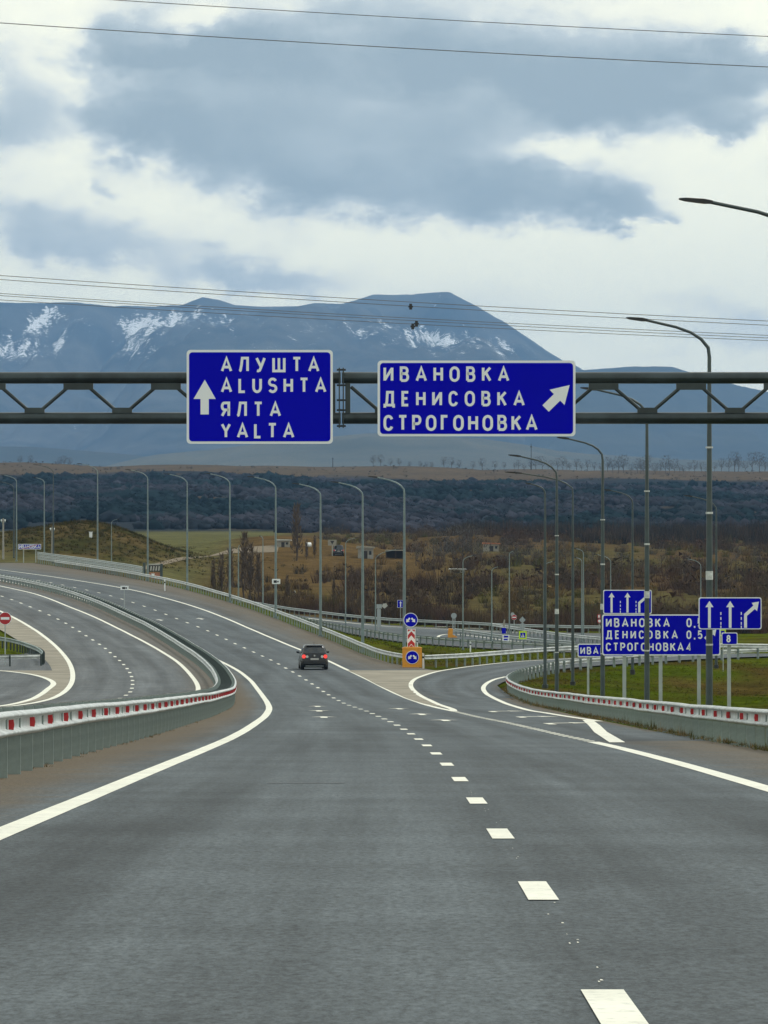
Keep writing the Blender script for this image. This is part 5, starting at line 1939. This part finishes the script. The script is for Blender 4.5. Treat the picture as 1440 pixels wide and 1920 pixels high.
# grassy strip between main road and lower road
n = 9000
Y = RNG.uniform(345, 560, n)
X = fx(MR, Y) + .6 + RNG.uniform(0, 1, n)**.9 * 45
lowN = np.interp(X, [p[0] for p in LOW_N], [p[1] for p in LOW_N]) - 1.5
rmp = np.interp(X, [2.6, 5.5, 11, 20, 45, 62], [340, 345, 360, 374, 392, 400])
keep = (Y < lowN) & ((X < 2.6) | (Y > rmp))
X, Y = X[keep], Y[keep]
n = len(X)
h = RNG.uniform(.08, .22, n)
w_ = np.array([mnoise.fractal((x * .12, y * .05, 2.7), .8, 2.0, 4) for x, y in zip(X, Y)])
c = np.where((w_ > .1)[:, None], pick([(.072, .066, .010)], n), pick([(.066, .090, .005), (.078, .092, .006)], n))
parts.append(tufts(np.stack([X, Y, S(X, Y) - .1], -1), h + .1, np.full(n, .3), np.full(n, .04), c, 6))
scatter_mesh('turf', *join(parts), M['grass'], 'short green and straw-coloured grass on the road banks')

# ------------------------------------------------------------------ individual bare trees


def tree_meshes(H, R_, seed, trunk_r, levels=3, columnar=False):
    rnd = random.Random(seed)
    tr, cr = MB(), MB()

    def branch(p, d, l, r, lev, mb):
        q = p + d * l
        mid = p + d * l * .5 + Vector((rnd.uniform(-1, 1), rnd.uniform(-1, 1), rnd.uniform(-.3, .3))) * l * .06
        mb.tube([p, mid, q], [r, r * .8, r * .55], 5 if lev < 2 else 3, cap=False)
        if lev >= levels:
            return
        for _ in range(5 if lev == 0 else 4):
            t = rnd.uniform(.35, 1.0) if lev else rnd.uniform(.25, 1.0)
            b = p + d * l * t
            a = rnd.uniform(0, 2 * math.pi)
            out = Vector((math.cos(a), math.sin(a), 0))
            up = 1.7 if columnar else .75
            nd_ = (d * up + out * (.55 if columnar else .9) + Vector((0, 0, .25))).normalized()
            branch(b, nd_, l * rnd.uniform(.42, .62), r * .5, lev + 1, cr)
    branch(Vector((0, 0, -.3)), Vector((rnd.uniform(-.04, .04), 0, 1)).normalized(), H * .62, trunk_r, 0, tr)
    if columnar:
        for _ in range(26):
            t = rnd.uniform(.15, .98)
            a = rnd.uniform(0, 2 * math.pi)
            b = Vector((0, 0, H * t * .75))
            d = Vector((math.cos(a) * .22, math.sin(a) * .22, 1)).normalized()
            branch(b, d, H * rnd.uniform(.16, .3) * (1.1 - .5 * t), trunk_r * .35, levels - 1, cr)
    # fine twig haze
    vv, ff = [], []
    for k in range(170 if not columnar else 240):
        if columnar:
            t = rnd.uniform(.12, 1.0)
            rr = R_ * (1 - .75 * t) * math.sqrt(rnd.random())
            zc = H * t
        else:
            zc = H * (.30 + .68 * rnd.random())
            rr = R_ * math.sqrt(max(0.02, 1 - ((zc / H - .62) / .42)**2)) * math.sqrt(rnd.random())
        a = rnd.uniform(0, 2 * math.pi)
        c = Vector((math.cos(a) * rr, math.sin(a) * rr, zc))
        d = Vector((math.cos(a) * .5 + rnd.uniform(-.4, .4), math.sin(a) * .5 + rnd.uniform(-.4, .4), 1.0)).normalized() * H * rnd.uniform(.06, .13)
        w = Vector((rnd.uniform(-1, 1), rnd.uniform(-1, 1), 0)).normalized() * H * .012
        b = len(vv)
        vv += [c - w, c + w, c + d]
        ff.append((b, b + 1, b + 2))
    cr.add(vv, ff)
    return tr, cr


PROTO = {}


def proto(kind):
    if kind not in PROTO:
        H, R_, seed, r, lev, colm, mat = kind
        tr, cr = tree_meshes(H, R_, seed, r, lev, colm)
        PROTO[kind] = (tr.mesh('trunk', M['bark']), cr.mesh('crown', M[mat]))
    return PROTO[kind]


def tree(name, kind, x, y, z, s, rz, label, group, cat='tree'):
    tm, cm = proto(kind)
    root = empty(name, (x, y, z), rz)
    root.scale = (s, s, s)
    tag(root, label, cat, group)
    link('trunk', tm, root)
    link('crown', cm, root)
    return root


ROUND = [(8.0, 2.9, 11 + i, .16, 3, False, 'twig_grey') for i in range(4)]
POP = [(10.0, 1.3, 31 + i, .16, 2, True, 'twig') for i in range(3)]
POPC = [(10.0, 1.0, 51 + i, .15, 2, True, 'twig') for i in range(3)]
# tree line on the brow
rnd = random.Random(3)
TG = 'bare trees along the skyline of the hill'
px = 700.0
brow = []
while px < 1440:
    brow.append(px)
    px += rnd.uniform(5, 14) if px > 960 else rnd.uniform(10, 26)
for px in brow:
    d = rnd.uniform(3540, 3620)
    x = P(px, d)
    s = rnd.uniform(.6, 1.35) * (1.3 if px > 1150 else 1.0) * (.8 if px < 960 else 1)
    tree('bare_tree', rnd.choice(ROUND), x, d, float(S(x, d)), s, rnd.uniform(0, 6), 'bare winter tree in the line along the hill crest on the right', TG)
for px, s, lab in ((38, .75, 'left one of two small trees on the hill crest at far left'), (57, .8, 'right one of two small trees on the hill crest at far left'), (112, .8, 'leftmost bush of the dark clump on the left hill crest'), (120, .95, 'middle bush of the dark clump on the left hill crest'), (131, .8, 'rightmost bush of the dark clump on the left hill crest')):
    x = P(px, 3580)
    tree('hilltop_tree', rnd.choice(ROUND), x, 3580, float(S(x, 3580)) - 1.5, s, rnd.uniform(0, 6), lab, 'small trees on the left hill crest')
# poplars and single trees in the middle ground
for px, base, top, kset, lab in ((556, 1052, 948, POP, 'tall dark poplar between two street lamps, highest of the poplars'), (590, 1046, 1005, POPC, 'short brown poplar right of the tallest poplar'), (575, 1050, 1012, POPC, 'small poplar close to the tallest poplar'),
                                 (415, 1118, 1040, POP, 'leftmost brown poplar behind the main road rail'), (432, 1120, 1030, POPC, 'brown poplar left of the thin bluish lamp pole'), (458, 1122, 1002, POP, 'tallest brown poplar of the left group'),
                                 (470, 1124, 1022, POPC, 'poplar just right of the tallest of the left group'), (484, 1126, 1040, POPC, 'short poplar at the right end of the left group'), (400, 1116, 1052, POPC, 'small brown poplar near the marker post'),
                                 (539, 1130, 1080, POPC, 'low brown sapling right of the camera plate pole'), (626, 1140, 1086, POPC, 'low brown sapling above the black car')):
    x, y, z = hit(px, base, 560)
    H = ZP(top, y) - z
    k = rnd.choice(kset)
    tree('poplar', k, x, y, z, H / 10.0, rnd.uniform(0, 6), lab, 'bare poplars in the middle ground')
ORD = ['second', 'third', 'fourth', 'fifth', 'sixth', 'seventh', 'first', 'eighth', 'ninth', 'tenth', 'eleventh', 'twelfth', 'thirteenth', 'fourteenth', 'fifteenth', 'sixteenth', 'seventeenth']
for i, (px, base, top) in enumerate(((812, 1058, 1010), (832, 1060, 1000), (850, 1058, 988), (868, 1060, 984), (886, 1058, 992), (902, 1062, 1004), (780, 1062, 1018), (950, 1064, 1010), (975, 1062, 1016), (1005, 1066, 1012), (1060, 1060, 1014), (1110, 1064, 1018), (1165, 1066, 1022), (1240, 1066, 1026), (1290, 1068, 1030), (1380, 1066, 1024), (1420, 1066, 1030))):
    x, y, z = hit(px, base, 560)
    H = ZP(top, y) - z
    tree('bare_tree', rnd.choice(ROUND), x, y, z, H / 8.0, rnd.uniform(0, 6), ORD[i] + ' grey bare tree, counted from the left, rising from the brushwood', 'bare trees at the back of the brushwood')

# masts on the brow
for px, base, top, lab in ((624, 880, 858, 'short thin mast on the hill crest left of centre'), (996, 884, 832, 'tall thin mast on the hill crest among bare trees')):
    d = 3560
    x = P(px, d)
    z = float(S(x, d))
    H = ZP(top, d) - z
    r = empty('radio_mast', (x, d, z))
    tag(r, lab, 'mast', 'masts on the hill crest')
    MB().tube([(0, 0, -.5), (0, 0, H)], [.35, .2], 6).build('pole', M['black'], r)
    MB().box(-.7, .7, -.15, .15, H * .86, H * .9).build('antenna', M['black'], r)

# ------------------------------------------------------------------ haze
hz = MB().box(-7500, 7500, -2500, 24000, -14.0, 1010).mesh('haze', None)
hm = bpy.data.materials.new('pale_air')
hm.use_nodes = True
t = hm.node_tree
t.nodes.clear()
pv = t.nodes.new('ShaderNodeVolumePrincipled')
pv.inputs['Color'].default_value = (.30, .57, 1.0, 1)
pv.inputs['Density'].default_value = 4.2e-5
pv.inputs['Anisotropy'].default_value = 0.1
om = t.nodes.new('ShaderNodeOutputMaterial')
t.links.new(pv.outputs[0], om.inputs['Volume'])
hz.materials.append(hm)
ho = link('haze', hz)
tag(ho, 'pale blue air between the camera and the mountains', None, kind='stuff')
